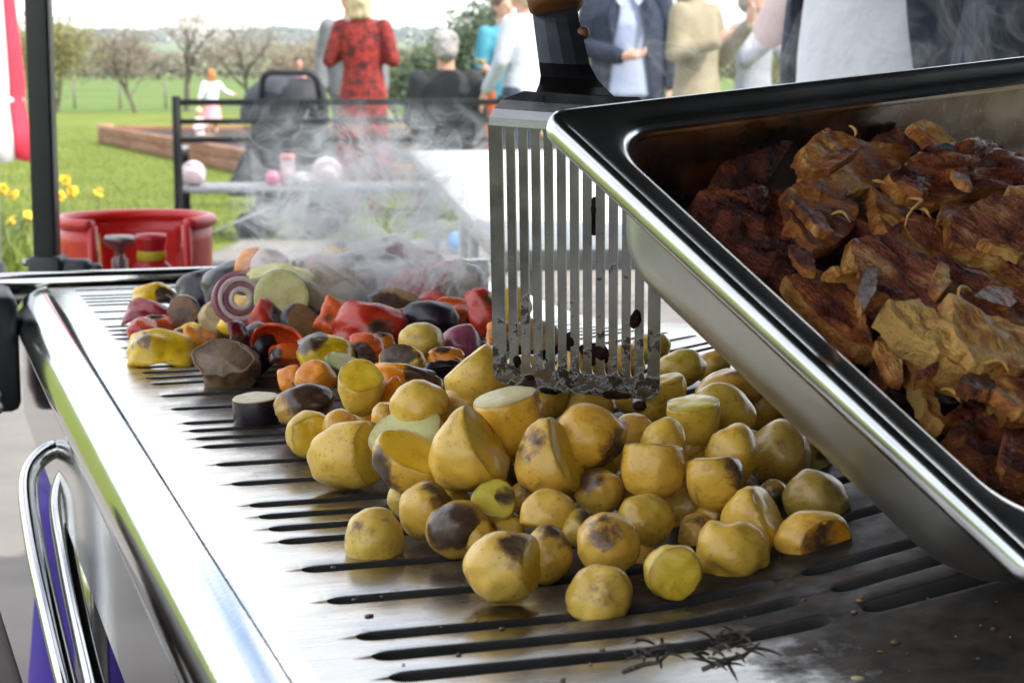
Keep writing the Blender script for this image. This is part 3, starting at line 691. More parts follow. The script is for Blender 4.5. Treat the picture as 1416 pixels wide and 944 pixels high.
roundish('aubergine_piece', 'charred aubergine lump between wide red pepper and sooty chunk', 'aubergine', V(545, 425, 1.58), (S(84, 1.58), S(60, 1.58), S(56, 1.58)), 214, M_AUB, M_AUBF, cut=((.2, -.7, .6), .5), fchar=((0, -1, 0), .2), group=VG)
pepper('pink-red pepper edge beside the slotted turner bars', 668, 430, 40, 66, 1.5, RR, (70, -20, 0), 27, curl=.9)
pepper('orange pepper bit seen between the turner bars', 690, 462, 34, 40, 1.42, OO, (65, 0, 0), 28, curl=.8)
for k, (cx, cy, w, h, d, m_, lb) in enumerate(((420, 425, 90, 70, 1.66, DD, 'dark red pepper flap behind the red pepper diamond'), (350, 440, 90, 60, 1.66, YY, 'yellow pepper flap below the onion round'), (470, 460, 80, 60, 1.56, QQ, 'orange-red pepper flap under the orange-red flank'), (560, 455, 90, 60, 1.55, RR, 'red pepper flap beside the sooty aubergine chunk'), (640, 440, 80, 60, 1.56, QQ, 'orange-red flap below the blackened aubergine slice'), (690, 430, 80, 70, 1.6, YY, 'yellow pepper flap behind the turner bars'), (430, 374, 74, 46, 1.68, RR, 'red pepper flap on the heap top by the pale strip'), (590, 368, 70, 44, 1.76, QQ, 'orange-red flap on the heap top in the smoke'), (470, 352, 60, 40, 1.78, YY, 'small yellow pepper flap poking out of the smoke'))):
    pepper(lb, cx, cy, w, h, d, m_, (48 + 7 * (k % 4), 24 * math.sin(k * 2.1), 30 * math.cos(k * 1.7)), 60 + k, curl=1.0)
for k, (cx, cy, w, h, d) in enumerate(((400, 432, 100, 70, 1.72), (480, 430, 100, 80, 1.74), (560, 420, 110, 80, 1.78), (640, 430, 100, 80, 1.76), (600, 500, 80, 50, 1.36), (740, 470, 80, 60, 1.40), (330, 450, 80, 50, 1.74), (440, 470, 80, 60, 1.56))):
    roundish('aubergine_piece', 'dark roast aubergine lump deep inside the vegetable heap', 'aubergine', V(cx, cy, d), (S(w, d), S(w, d), S(h, d)), 230 + k, M_AUB, M_AUBF, cut=((random.uniform(-1, 1), -.5, .5), .6), group=VG, sub=3)
# ================================================================ steel tray of roast pork
TA = Vector((.013, .885, 1.013))
TX, TY, TZ = Vector((.767, .637, .073)).normalized(), Vector((.573, -.63, -.524)), Vector((-.288, .444, -.849)).normalized()   # along the back, toward us, down into the tray
TY = TZ.cross(TX).normalized()
TM = Matrix((TX, TY, TZ)).transposed().to_4x4(); TM.translation = TA
TL, TW = .530, .326
def rrect(i, r, n=10):
    x0, y0, x1, y1 = i, i, TL - i, TW - i; pts = []
    for cx, cy, a in ((x1 - r, y0 + r, -90), (x1 - r, y1 - r, 0), (x0 + r, y1 - r, 90), (x0 + r, y0 + r, 180)):
        for k in range(n + 1):
            t = R_(a + 90 * k / n); pts.append((cx + r * math.cos(t), cy + r * math.sin(t)))
    return pts
def tray_steel(name, r0, r1):
    t = NT(name); t.co(False)
    n = t.noise(30, 5); s = t.noise(9, 4)
    t.set(Metallic=1.0, Base_Color=t.ramp(n, [(.3, (.50, .50, .50)), (.7, (.60, .60, .60))]), Roughness=t.ramp(t.mix(.5, n, s), [(.3, r0), (.7, r1)]))
    sp = t.node('ShaderNodeSeparateXYZ'); t.l.new(t.node('ShaderNodeTexCoord').outputs['Object'], sp.inputs[0])
    return t.bump(t.noise(25, 3), .04, .001).m
M_TRAY = tray_steel('tray_rim_steel', .16, .26); M_TRAYO = tray_steel('satin_tray_steel', .30, .44)
def baked():
    t = NT('greasy_tray_inside'); t.co(False)
    n = t.noise(18, 6, .65); m = t.ramp(n, [(.38, 0), (.62, 1)])
    t.set(Metallic=1.0, Base_Color=t.mix(m, (.50, .47, .45), (.27, .19, .14)), Roughness=t.ramp(n, [(.3, .22), (.7, .36)]))
    return t.bump(t.noise(60, 4), .15, .0006).m
M_TRAYIN = baked()
tray = thing('roasting_tray', 'deep steel catering tray of crackling tilted over the potatoes', 'tray'); tray.matrix_world = TM
def loft(rings, flip=False):
    bm = bmesh.new(); L = [[bm.verts.new((x, y, z)) for x, y in rrect(i, r)] for i, z, r in rings]
    for A, B in zip(L, L[1:]):
        for k in range(len(A)):
            q = (A[k], A[(k + 1) % len(A)], B[(k + 1) % len(A)], B[k]); bm.faces.new(q[::-1] if flip else q)
    return bm, L
bm, L = loft([(.0028, .0115, .012), (.0006, .0105, .0135), (0, .008, .014), (0, .0045, .014), (.0008, .0022, .0135), (.0026, .0006, .012), (.0046, 0, .0105), (.0052, .0003, .012), (.010, .0002, .022), (.0165, .0001, .032), (.0190, .0006, .035), (.0208, .0022, .036), (.0220, .0050, .036), (.0226, .0085, .036)], True)
rim = mk('rim', bm, M_TRAY, tray)
bm, L = loft([(.0226, .0085, .036), (.0265, .025, .036), (.0310, .044, .036), (.0335, .0515, .036), (.0375, .0575, .035), (.0430, .0608, .032), (.0500, .0620, .028)], True)
bm.faces.new(L[-1])
mk('basin', bm, M_TRAYIN, tray)
bm, L = loft([(.0222, .0040, .036), (.0221, .0090, .0365), (.0258, .025, .0365), (.0303, .0445, .0365), (.0328, .0525, .0365), (.0370, .0588, .0355), (.0430, .0622, .032), (.0500, .0632, .028)])
bm.faces.new(L[-1][::-1])
mk('outer_wall', bm, M_TRAYO, tray)

def meat_mat(name, stops, rough=(.20, .45), bump=.8, fib=(30, 220, 120), coat=.12):
    t = NT(name)
    n = t.noise(42, 6, .62, dist=.5); f = t.noise(1.0, 5, .6, sc3=fib)
    v = t.math('ADD', t.math('MULTIPLY', n, 1.15), t.math('SUBTRACT', t.math('MULTIPLY', f, .45), .32))
    v = t.math('ADD', v, t.attr('tone'))
    t.set(Base_Color=t.ramp(v, stops), Roughness=t.ramp(n, [(.35, rough[0]), (.65, rough[1])]), Coat_Weight=coat, Coat_Roughness=.12, Subsurface_Weight=.08, Subsurface_Scale=.003)
    return t.bump(t.math('ADD', t.math('MULTIPLY', n, .6), t.math('ADD', t.math('MULTIPLY', f, .5), t.math('MULTIPLY', t.noise(240, 4, .75), .95))), bump, .0042).m
M_CRACK = meat_mat('pork_crackling', [(.26, (.012, .004, .004)), (.40, (.085, .013, .008)), (.52, (.21, .042, .012)), (.64, (.42, .13, .025)), (.80, (.66, .38, .11))])
M_FAT = meat_mat('golden_pork_fat', [(.26, (.09, .020, .006)), (.40, (.29, .078, .014)), (.52, (.50, .19, .034)), (.66, (.74, .43, .12))], rough=(.38, .62), bump=.9, coat=.1)
M_LEAN = meat_mat('roast_pork_meat', [(.28, (.035, .008, .007)), (.42, (.15, .032, .020)), (.55, (.32, .088, .035)), (.70, (.54, .28, .12))], rough=(.36, .6), bump=1.0, fib=(20, 300, 160))
MG = 'pieces of roast pork and crackling in the tray'
def slab(name, label, poly, t, th, mats, tilt=(0, 0), seed=0, tone=0.0, bend=0.0, rag=.05, rough=1.0, fibre=0.0):
    rough *= .62; tone += .055
    n = (-TZ + TX * tilt[0] + TY * tilt[1]).normalized()
    cx = sum(p[0] for p in poly) / len(poly); cy = sum(p[1] for p in poly) / len(poly)
    p0 = on_plane(cx, cy, TA + TZ * t, TZ)
    P = [on_plane(x, y, p0, n) for x, y in poly]
    ex = (P[len(P) // 2] - P[0]); ex = (ex - n * ex.dot(n)).normalized(); ey = n.cross(ex)
    Q = [((p - p0).dot(ex), (p - p0).dot(ey)) for p in P]
    area = sum(Q[i][0] * Q[(i + 1) % len(Q)][1] - Q[(i + 1) % len(Q)][0] * Q[i][1] for i in range(len(Q)))
    if area < 0: Q = Q[::-1]
    per = [math.dist(Q[i], Q[(i + 1) % len(Q)]) for i in range(len(Q))]; tot = sum(per)
    N = 110; out = []; so = Vector((seed * 1.7 + .3, seed * 3.9, seed * .7))
    for k in range(N):
        s = tot * k / N; i = 0
        while s > per[i]: s -= per[i]; i += 1
        a, b = Q[i], Q[(i + 1) % len(Q)]; u = s / per[i]
        out.append(Vector((a[0] + (b[0] - a[0]) * u, a[1] + (b[1] - a[1]) * u, 0)))
    size = math.sqrt(abs(area) / 2)
    for k in range(N):
        out[k] = out[k] * (1 + rag * (noise.noise(out[k] * (6 / size) + so) + .5 * noise.noise(out[k] * (17 / size) + so) + .6 * noise.noise(out[k] * (50 / size) + so)))
    bm = bmesh.new(); top, bot, sid = [], [], [[], [], []]
    for r in (1.0, .985, .94, .89, .83, .76, .69, .61, .53, .45, .36, .27, .18, .08):
        ta, ba = [], []
        for q in out:
            p = q * r
            h = bend * (p.x * p.x) / size + .080 * size * rough * noise.noise(p * (1.5 / size) + so) + .020 * size * rough * noise.noise(p * (5 / size) + so)
            h += .007 * size * rough * noise.noise(p * (17 / size) + so) + .005 * size * noise.noise(p * (40 / size) + so) + (.012 + fibre * .6) * size * noise.noise(Vector((p.x * 3.5 / size, p.y * 26 / size, 0)) + so)
            tt = th * (1 + .45 * noise.noise(p * (4 / size) - so))
            ta.append(bm.verts.new((p.x, p.y, h + tt * .5))); ba.append(bm.verts.new((p.x, p.y, h - tt * .5)))
            if r == 1.0:
                for i_, zf in enumerate((.5, 0, -.5)):
                    k2 = 1 + (.03 + .05 * noise.noise(p * (25 / size) + so)) * (i_ == 1); sid[i_].append(bm.verts.new((p.x * k2, p.y * k2, h + tt * zf)))
        top.append(ta); bot.append(ba)
    def skin(L, inv, mi):
        for A, B in zip(L, L[1:]):
            for k in range(N):
                q = (A[k], A[(k + 1) % N], B[(k + 1) % N], B[k]); f = bm.faces.new(q[::-1] if inv else q); f.material_index = mi
        f = bm.faces.new(L[-1][::-1] if inv else L[-1]); f.material_index = mi
    skin(top, False, 0); skin(bot, True, 1)
    for A, B in zip(sid, sid[1:]):
        for k in range(N):
            f = bm.faces.new((A[(k + 1) % N], A[k], B[k], B[(k + 1) % N])); f.material_index = 1
    o = mk(name, bm, mats, None, True)
    m = Matrix((ex, ey, n)).transposed().to_4x4(); m.translation = p0; o.matrix_world = m
    o['tone'] = tone
    return tag(o, label, 'meat', MG)
CF, FF, LF, LL = (M_CRACK, M_FAT), (M_FAT, M_FAT), (M_LEAN, M_FAT), (M_LEAN, M_LEAN)
# lower layer: tray-floor scraps, toned dark to paint in the shaded gaps
for k in range(14):
    rr_ = random.Random(50 + k); x, y = rr_.uniform(990, 1440), 0
    y = rr_.uniform(max(190, 240 + (x - 960) * .35), 330 + max(0, (x - 960)) * .75)
    pl = [(x + 62 * math.cos(a) * rr_.uniform(.7, 1.2), y + 52 * math.sin(a) * rr_.uniform(.7, 1.2)) for a in [j * math.pi / 4 for j in range(8)]]
    slab('pork_scrap', 'greasy pork scrap toned dark for shade at the bottom of the tray', pl, .050, .012, LL, (rr_.uniform(-.25, .25), rr_.uniform(-.2, .2)), 60 + k, -.30, rough=1.4)
slab('crackling_slab', 'flat dark glossy crackling diamond propped against the tray back wall', [(1050, 150), (1090, 206), (1040, 284), (974, 268), (1004, 214)], .030, .012, CF, (-.1, .25), 1, -.14, rough=.3, rag=.03)
slab('crackling_slab', 'purple-brown crackling block with fine scored lines in the tray corner', [(952, 286), (1020, 284), (1082, 282), (1100, 350), (1086, 400), (1042, 372), (990, 322)], .030, .022, (M_CRACK, M_LEAN), (.0, .15), 2, -.12, rough=.55, rag=.05, fibre=.05)
slab('pork_skin', 'tan dimpled piece of pork skin with uneven edge', [(1082, 272), (1108, 252), (1150, 268), (1182, 292), (1176, 322), (1150, 348), (1122, 354), (1090, 316)], .020, .008, FF, (.1, .15), 3, -.12, rough=.5, rag=.06)
slab('pork_skin', 'crumpled golden crown of pork at the back of the tray', [(1102, 212), (1138, 186), (1190, 204), (1236, 208), (1252, 226), (1240, 262), (1182, 268), (1150, 292), (1108, 254)], .018, .009, FF, (.1, .3), 4, -.05, rough=1.3, rag=.09)
slab('crackling_slab', 'long reddish-brown crackling slab lying highest at the back', [(1222, 250), (1272, 214), (1350, 200), (1420, 232), (1470, 250), (1420, 268), (1350, 272), (1288, 288), (1240, 268)], .006, .011, CF, (.0, .2), 5, -.03, rough=.7, fibre=.06)
slab('pork_scrap', 'black scrap under the long reddish-brown slab', [(1284, 290), (1400, 252), (1410, 278), (1312, 306)], .016, .014, LL, (0, .3), 6, -.30)
slab('pork_skin', 'narrow golden strip running down beneath the long slab', [(1196, 266), (1240, 290), (1292, 346), (1300, 368), (1252, 360), (1214, 322)], .018, .009, FF, (.3, .0), 7, -.06, rough=1.2)
slab('pork_chunk', 'large torn brown shoulder of pork across the middle of the tray', [(1172, 338), (1214, 336), (1292, 366), (1352, 386), (1420, 428), (1404, 484), (1340, 474), (1252, 436), (1192, 414), (1174, 372)], .010, .013, LF, (-.05, .1), 8, -.05, rough=1.0, fibre=.06)
slab('pork_chunk', 'orange-brown ragged chunk by the far end of the tray', [(1308, 314), (1372, 276), (1440, 296), (1460, 400), (1420, 402), (1370, 372), (1308, 352)], .010, .012, LF, (-.2, .1), 9, -.02, rough=1.2, fibre=.05)
slab('pork_skin', 'speckled brown rind with crisp bubbled surface along the near rim', [(1082, 392), (1128, 384), (1182, 420), (1206, 494), (1172, 486), (1118, 442)], .020, .010, CF, (-.12, .0), 10, .0, rough=.8, rag=.05)
slab('pork_fat', 'pale yellow wedge of fat in the middle of the tray', [(1216, 434), (1262, 428), (1302, 460), (1334, 508), (1290, 502), (1242, 468)], .004, .014, (M_FAT, M_FAT), (-.05, .1), 11, .20, rough=.7, rag=.06)
slab('pork_fat', 'broad golden piece of fat right of the yellow wedge', [(1296, 424), (1384, 462), (1440, 490), (1402, 524), (1342, 512), (1310, 486)], .005, .014, (M_FAT, M_FAT), (.1, .05), 12, .08, rough=1.0, rag=.06)
slab('pork_scrap', 'greyish crumbly scrap below the speckled rind', [(1204, 482), (1250, 478), (1258, 512), (1226, 534)], .026, .016, LL, (0, 0), 13, .05, rough=1.3)
slab('pork_strip', 'thin orange-brown strip standing near the tray rim', [(1250, 498), (1266, 498), (1284, 545), (1300, 598), (1284, 590), (1264, 545)], .020, .008, CF, (.2, 0), 14, .12, rough=.4, rag=.04)
slab('pork_strip', 'crusty brown strip under the broad golden fat', [(1262, 488), (1330, 508), (1440, 552), (1440, 584), (1362, 550), (1300, 520)], .012, .014, CF, (-.05, .15), 15, .03, rough=1.0)
slab('crackling_slab', 'folded brown crackling with pale fat edge near the tray end', [(1296, 586), (1340, 556), (1380, 546), (1380, 566), (1340, 594)], .022, .012, CF, (.1, .2), 16, -.02, rough=.8)
slab('crackling_slab', 'deep red glossy crackling at the near end of the tray', [(1302, 612), (1350, 596), (1430, 576), (1460, 690), (1404, 672), (1366, 650)], .022, .014, CF, (.0, .0), 17, -.16, rough=.6)
slab('pork_strip', 'thin golden sliver rising at the back wall of the tray', [(1256, 178), (1276, 168), (1322, 206), (1306, 222)], .012, .007, FF, (.1, .3), 18, .02, rough=.5)
slab('pork_scrap', 'dark curled scrap behind the golden crown', [(1204, 196), (1246, 184), (1268, 214), (1240, 232)], .026, .012, LL, (0, .2), 19, -.15)
slab('pork_scrap', 'ragged brown crumb heap beside the deep red crackling', [(1368, 560), (1440, 548), (1440, 590), (1386, 586)], .014, .014, LF, (0, 0), 20, .0, rough=1.2)
slab('pork_chunk', 'dark purple lean chunk below the tan dimpled skin', [(1170, 300), (1220, 300), (1250, 360), (1190, 372)], .030, .016, LL, (0, .1), 21, -.10)
slab('pork_skin', 'brown crisp flap at the far right of the tray', [(1390, 268), (1440, 262), (1450, 330), (1402, 312)], .004, .010, CF, (-.15, .0), 22, .08)
slab('pork_chunk', 'torn fatty chunk between the shoulder and the ragged chunk', [(1240, 310), (1300, 316), (1330, 356), (1290, 374), (1250, 350)], .020, .014, LF, (.1, .2), 23, -.03, rough=1.3)
slab('pork_scrap', 'sticky black scrap between the rind and the orange strip', [(1190, 430), (1222, 440), (1244, 480), (1206, 486)], .034, .012, LL, (0, 0), 24, -.2)

for k, (x0, y0, x1, y1, t, lb) in enumerate(((1254, 274, 1262, 316, .004, 'pale curled pork shred hanging over the golden strip'), (1272, 290, 1288, 302, .004, 'short pale shred beside the curled one'), (1338, 402, 1320, 424, .0, 'stringy shred on top of the torn shoulder'), (1206, 250, 1228, 262, .006, 'light shred at the foot of the golden crown'), (1180, 188, 1176, 176, .004, 'tiny upright shred on the golden crown'), (1360, 500, 1396, 516, -.002, 'thin golden shred on the broad fat'), (1150, 296, 1176, 306, .012, 'dull shred across the tan dimpled skin'), (1300, 540, 1330, 556, .008, 'fine brown shred by the orange strip'))):
    a, b = on_plane(x0, y0, TA + TZ * t, TZ), on_plane(x1, y1, TA + TZ * t, TZ); L_ = (b - a).length; sd = TZ * -1
    pts = [a.lerp(b, q) + sd * L_ * .25 * math.sin(q * 3.1) + (b - a).cross(TZ).normalized() * L_ * .14 * math.sin(q * 5 + k) - a for q in [j / 7 for j in range(8)]]
    bm = bmesh.new(); tube(bm, pts, [.0004, .0007, .0009, .0009, .0008, .0007, .0005, .0003], 6); o = mk('pork_shred', bm, M_FAT, None, True, a); o['tone'] = .25; tag(o, lb, 'meat', MG)

rs_ = random.Random(77)
SH = [(1120, 300), (1230, 330), (1300, 390), (1380, 410), (1200, 395), (1160, 380), (1265, 262), (1330, 292), (1390, 345), (1350, 535), (1280, 520), (1230, 505), (1330, 600), (1390, 630), (1150, 225), (1110, 360), (1320, 232), (1395, 560)]
for k, (cx, cy) in enumerate(SH):
    L_, W_, a = rs_.uniform(22, 44), rs_.uniform(7, 16), rs_.uniform(0, 3.14)
    q = [(1, .1), (.55, .9), (-.3, .7), (-1, .35), (-.8, -.5), (.2, -.9)]
    pl = [(cx + L_ * x * rs_.uniform(.8, 1.2) * math.cos(a) - W_ * y * math.sin(a), cy + L_ * x * math.sin(a) + W_ * y * rs_.uniform(.8, 1.2) * math.cos(a)) for x, y in q]
    slab('crackling_shard', ('thin dark shard of crackling scattered over the larger pork pieces', 'thin mid-brown shard of crackling scattered over the larger pork pieces', 'thin golden shard of fat scattered over the larger pork pieces')[k % 3], pl, rs_.uniform(-.002, .012), rs_.uniform(.003, .006), (CF, LF, FF)[k % 3], (rs_.uniform(-.25, .25), rs_.uniform(-.25, .1)), 300 + k, (-.16, -.10, -.06)[k % 3], rough=.5, rag=.04)
# ================================================================ slotted turner
M_TURN = None
def turner_mat():
    t = NT('worn_turner_steel'); t.co(False)
    n = t.noise(40, 5); g = t.noise(120, 6, .7)
    sp = t.node('ShaderNodeSeparateXYZ'); t.l.new(t.node('ShaderNodeTexCoord').outputs['Object'], sp.inputs[0])
    low = t.math('SUBTRACT', .060, sp.outputs[1])
    m = t.math('ADD', t.math('MULTIPLY', low, 7.0), t.math('MULTIPLY', t.math('SUBTRACT', t.noise(75, 6, .7), .5), 3.0))
    mask = t.ramp(m, [(.30, 0), (.46, .97)])
    fleck = t.ramp(t.noise(160, 3, .6), [(.69, 0), (.73, .9)])
    c = t.mix(t.math('MAXIMUM', mask, fleck), t.ramp(n, [(.3, (.20, .20, .21)), (.7, (.30, .30, .31))]), t.ramp(g, [(.4, (.010, .008, .007)), (.7, (.06, .03, .015))]))
    t.set(Metallic=t.math('SUBTRACT', 1.0, t.math('MULTIPLY', t.math('MAXIMUM', mask, fleck), .8)), Base_Color=c, Roughness=t.ramp(n, [(.3, .26), (.7, .42)]))
    return t.bump(t.math('ADD', t.math('MULTIPLY', mask, .8), t.math('MULTIPLY', g, .4)), .5, .001).m
M_TURN = turner_mat()
M_WOOD = plain('brown_wood', (.10, .035, .014), (.19, .075, .03), 30, .45, sc3=(1, 8, 1), bump=(80, .3))
bl, brt, tl = at(683, 529, 1.035), at(912, 553, 1.005), at(700, 133, 1.000)
e1 = (brt - bl); SW = e1.length; e1.normalize(); e2 = tl - bl; e2 = e2 - e1 * e2.dot(e1); SH = e2.length; e2.normalize(); e3 = e1.cross(e2)
turner = thing('slotted_turner', 'steel slotted turner smeared with burnt food propped in the potatoes', 'turner')
TU = Matrix((e1, e2, e3)).transposed().to_4x4(); TU.translation = bl; turner.matrix_world = TU
NS = 12; pitch = (SW - .006) / (NS + .5); sw2 = .00115
S0, S1 = .012, SH - .016
ts = sorted(set([0, .004, .008] + [round(S0 + .004 * (1 - math.cos(k / 5 * math.pi / 2)), 6) for k in range(6)] + [round(S1 - .004 * (1 - math.cos(k / 5 * math.pi / 2)), 6) for k in range(6)] + [S0 + .004 + (S1 - S0 - .008) * k / 12 for k in range(1, 12)] + [S1 + .004, S1 + .008, SH - .004, SH]))
def sl(t):
    if t <= S0 or t >= S1: return 0
    e = min(t - S0, S1 - t); return sw2 * (1 if e >= .004 else math.sqrt(max(0, 1 - ((.004 - e) / .004) ** 2)))
cent = [.0035 + pitch * (k + .75) for k in range(NS)]
bm = bmesh.new(); bnd = [0] + cent + [SW]
def outl(s, t):         # rounded corners and the shoulder that curls back
    c = .006 if t < SH / 2 else .016
    s2 = s
    if t < c:
        k = c - math.sqrt(max(0, c * c - (c - t) ** 2)); s2 = k * .9 + s * (SW - 1.8 * k) / SW
    if t > SH - c:
        k = c - math.sqrt(max(0, c * c - (t - SH + c) ** 2)); s2 = k + s * (SW - 2 * k) / SW
    z = -.012 * max(0, (t - (SH - .016)) / .016) ** 2 + .0022 * (math.sin(s / SW * math.pi)) * 1
    return (s2, t, z)
for i in range(len(bnd) - 1):
    rows = []
    for t in ts:
        w = sl(t); a = bnd[i] + (w if i > 0 else 0); b = bnd[i + 1] - (w if i < len(bnd) - 2 else 0)
        rows.append([bm.verts.new(outl(a + (b - a) * k / 3, t)) for k in range(4)])
    for A, B in zip(rows, rows[1:]):
        for k in range(3): bm.faces.new((A[k], A[k + 1], B[k + 1], B[k]))
bmesh.ops.remove_doubles(bm, verts=bm.verts, dist=1e-6)
bd = mk('blade', bm, M_TURN, turner, False)
sm = bd.modifiers.new('sheet', 'SOLIDIFY'); sm.thickness = .0016; sm.offset = 0
# cranked neck: strip that leaves the shoulder, turns back and climbs
TI = TU.inverted()
bm = bmesh.new(); rows = []
for (px, py, d, wd) in ((797, 146, 1.010, .046), (795, 132, 1.014, .043), (791, 122, 1.024, .037), (787, 110, 1.034, .032), (781, 90, 1.042, .0290), (770, 30, 1.056, .0265), (756, -60, 1.076, .0255)):
    c = TI @ at(px, py, d)
    rows.append([bm.verts.new(c + Vector((wd * (k / 4 - .5), 0, .0012 * (1 - (k / 2 - 1) ** 2)))) for k in range(5)])
for A, B in zip(rows, rows[1:]):
    for k in range(4): bm.faces.new((A[k], A[k + 1], B[k + 1], B[k]))
nk = mk('neck', bm, plain('shaded_neck_steel', (.045, .046, .055), (.075, .076, .088), 40, .32, metal=1), turner, False); sm = nk.modifiers.new('sheet', 'SOLIDIFY'); sm.thickness = .0026; sm.offset = 0  # neck gets a darker steel that paints in its shade and dark reflection
bm = bmesh.new(); a, b = TI @ at(770, 14, 1.056), TI @ at(735, -260, 1.115)
for k, (t, r) in enumerate(((0, .012), (.03, .0155), (.2, .016), (.6, .017), (.9, .015), (1, .008))): pass
tube(bm, [a + (b - a) * t for t in (0, .02, .08, .3, .6, .9, 1)], [.0125, .0155, .0165, .0165, .0175, .0165, .009], 14)
mk('grip', bm, M_WOOD, turner)
bm = bmesh.new(); c = TI @ at(806, 46, 1.05); ell(bm, c, (.004, .004, .004)); mk('rivet', bm, M_WOOD, turner)
M_BURNT = plain('burnt_food', (.004, .003, .003), (.028, .010, .005), 120, .8, spec=.1, bump=(150, .8, .002))
for k, (px, py, w, h) in enumerate(((824, 488, 46, 34), (790, 470, 20, 26), (716, 500, 12, 18), (765, 538, 40, 12), (850, 545, 46, 14), (880, 440, 16, 26), (822, 296, 12, 60), (888, 560, 22, 18), (735, 520, 16, 10))):
    bm = bmesh.new(); vs = ell(bm, (0, 0, 0), (w / 2 * 1.0 / F_PX, h / 2 / F_PX, .0015), 3)
    for v in vs: v.co *= 1 + .45 * noise.noise(Vector((v.co.x, v.co.y, 0)) * 120 + Vector((k * 3.3, 0, 0))) + .3 * noise.noise(v.co * 300)
    p = TI @ on_plane(px, py, bl, e3)
    mk('burnt_crust', bm, M_BURNT, turner, True, (p.x, p.y, .0016))

# ================================================================ sprigs and crumbs on the plate
M_HERB = plain('charred_rosemary', (.030, .022, .014), (.085, .065, .045), 90, .7)
needle_src = None
def sprig(label, px, py, n, ln, spread, seed):
    rr_ = random.Random(seed); p = on_z(px, py, GZ + .004); root = thing('rosemary_sprig', label, 'herb', p, rr_.uniform(-.3, .3))
    global needle_src
    bm = bmesh.new(); tube(bm, [(-ln * .5, 0, .001), (0, .002, .004), (ln * .4, 0, .006), (ln * .75, -.002, .012)], [.0011, .0012, .001, .0005], 6); mk('stem', bm, M_HERB, root)
    for k in range(n):
        if needle_src is None:
            bm = bmesh.new(); tube(bm, [(0, 0, 0), (.33, 0, .06), (.7, 0, .05), (1, 0, -.04)], [.05, .075, .06, .012], 5)
            o = mk('needle', bm, M_HERB, root); needle_src = o
        else: o = share('needle', needle_src, root)
        o.location = (rr_.uniform(-ln * .4, ln * .6), rr_.uniform(-.003, .003), rr_.uniform(.003, .014))
        o.rotation_euler = (rr_.uniform(-.4, .4), -rr_.uniform(-.3, .7), rr_.uniform(-spread, spread) - 1.4)
        s = rr_.uniform(.6, 1) * ln * .75; o.scale = (s, s * .85, s * .85)
sprig('thin charred rosemary sprig with fanned needles on the near griddle edge', 888, 934, 16, .016, 1.3, 3)
sprig('dense clump of dried brown rosemary beside the thin sprig', 1002, 928, 34, .018, 1.6, 5)
bm = bmesh.new(); rr_ = random.Random(9)
for k in range(110):
    u, v = rr_.uniform(.07, .45), rr_.uniform(-.12, .25)
    if rr_.random() < .45: u, v = rr_.uniform(.26, .46), rr_.uniform(-.12, .0)
    p = g2w(u, v, GZ + dish(u, v) + .0004); s = rr_.choice((.0005, .0006, .0008, .0013))
    ell(bm, p, (s * rr_.uniform(.7, 2.2), s * rr_.uniform(.7, 2), s * .5), 1, Euler((0, 0, rr_.uniform(0, 3))))
tag(mk('food_crumbs', bm, plain('crumb', (.03, .018, .012), (.34, .20, .09), 300, .7)), 'scattered burnt crumbs on the griddle plate', 'crumbs', kind='stuff')
bm = bmesh.new()
for px, py, s in ((1290, 838, .0026), (1378, 858, .0018), (1150, 815, .002), (1186, 938, .003)):
    p = on_z(px, py, GZ + .001); ell(bm, p, (s, s * .8, s * .35), 2)
tag(mk('food_flakes', bm, plain('pale_flake', (.5, .42, .2))), 'pale food flakes on the dark near plate', 'crumbs', kind='stuff')

# ================================================================ gas bottle
M_RED = plain('red_gas_paint', (.50, .012, .012), (.58, .022, .018), 14, .33, bump=(60, .08))
M_REDP = plain('red_plastic', (.42, .010, .016), None, rough=.3)
M_GREYM = plain('dull_valve_metal', (.22, .21, .20), (.34, .33, .31), 60, .4, metal=.8)
M_YEL = plain('yellow_label', (.55, .42, .02), rough=.5)
gp = at(188, 330, 3.0); gp.z = 0
gas = thing('gas_bottle', 'red propane gas bottle with protective collar behind the griddle', 'gas bottle', gp)
bm = bmesh.new(); lathe(bm, [(0, .03), (.12, .02), (.135, 0), (.14, .03), (.150, .06), (.153, .12), (.153, .48), (.150, .54), (.135, .60), (.10, .645), (.05, .668), (0, .672)], 40); mk('cylinder', bm, M_RED, gas)
CR = .118
bm = bmesh.new()
a0, a1 = R_(-252), R_(72 - 138 + 0)      # collar leaves a gap at the front, facing the griddle
a0, a1 = R_(-38), R_(248)
n = 56; zs = [.640, .668, .700, .735, .765, .792]
def crad(z): return CR * (1.0 + .03 * (z - .64) / .15)
V_ = {}
for i in range(n + 1):
    a = a0 + (a1 - a0) * i / n
    for j, z in enumerate(zs):
        for k, dr in enumerate((0, -.005)):
            V_[i, j, k] = bm.verts.new(((crad(z) + dr) * math.cos(a), (crad(z) + dr) * math.sin(a), z))
def hole(i, j):
    d = math.degrees(a0 + (a1 - a0) * (i + .5) / n)
    return (2 <= j <= 3 and (24 < d < 62 or 128 < d < 160)) or (j <= 2 and 196 < d < 222)
for i in range(n):
    for j in range(len(zs) - 1):
        if hole(i, j): continue
        bm.faces.new((V_[i, j, 0], V_[i + 1, j, 0], V_[i + 1, j + 1, 0], V_[i, j + 1, 0]))
        bm.faces.new((V_[i, j, 1], V_[i, j + 1, 1], V_[i + 1, j + 1, 1], V_[i + 1, j, 1]))
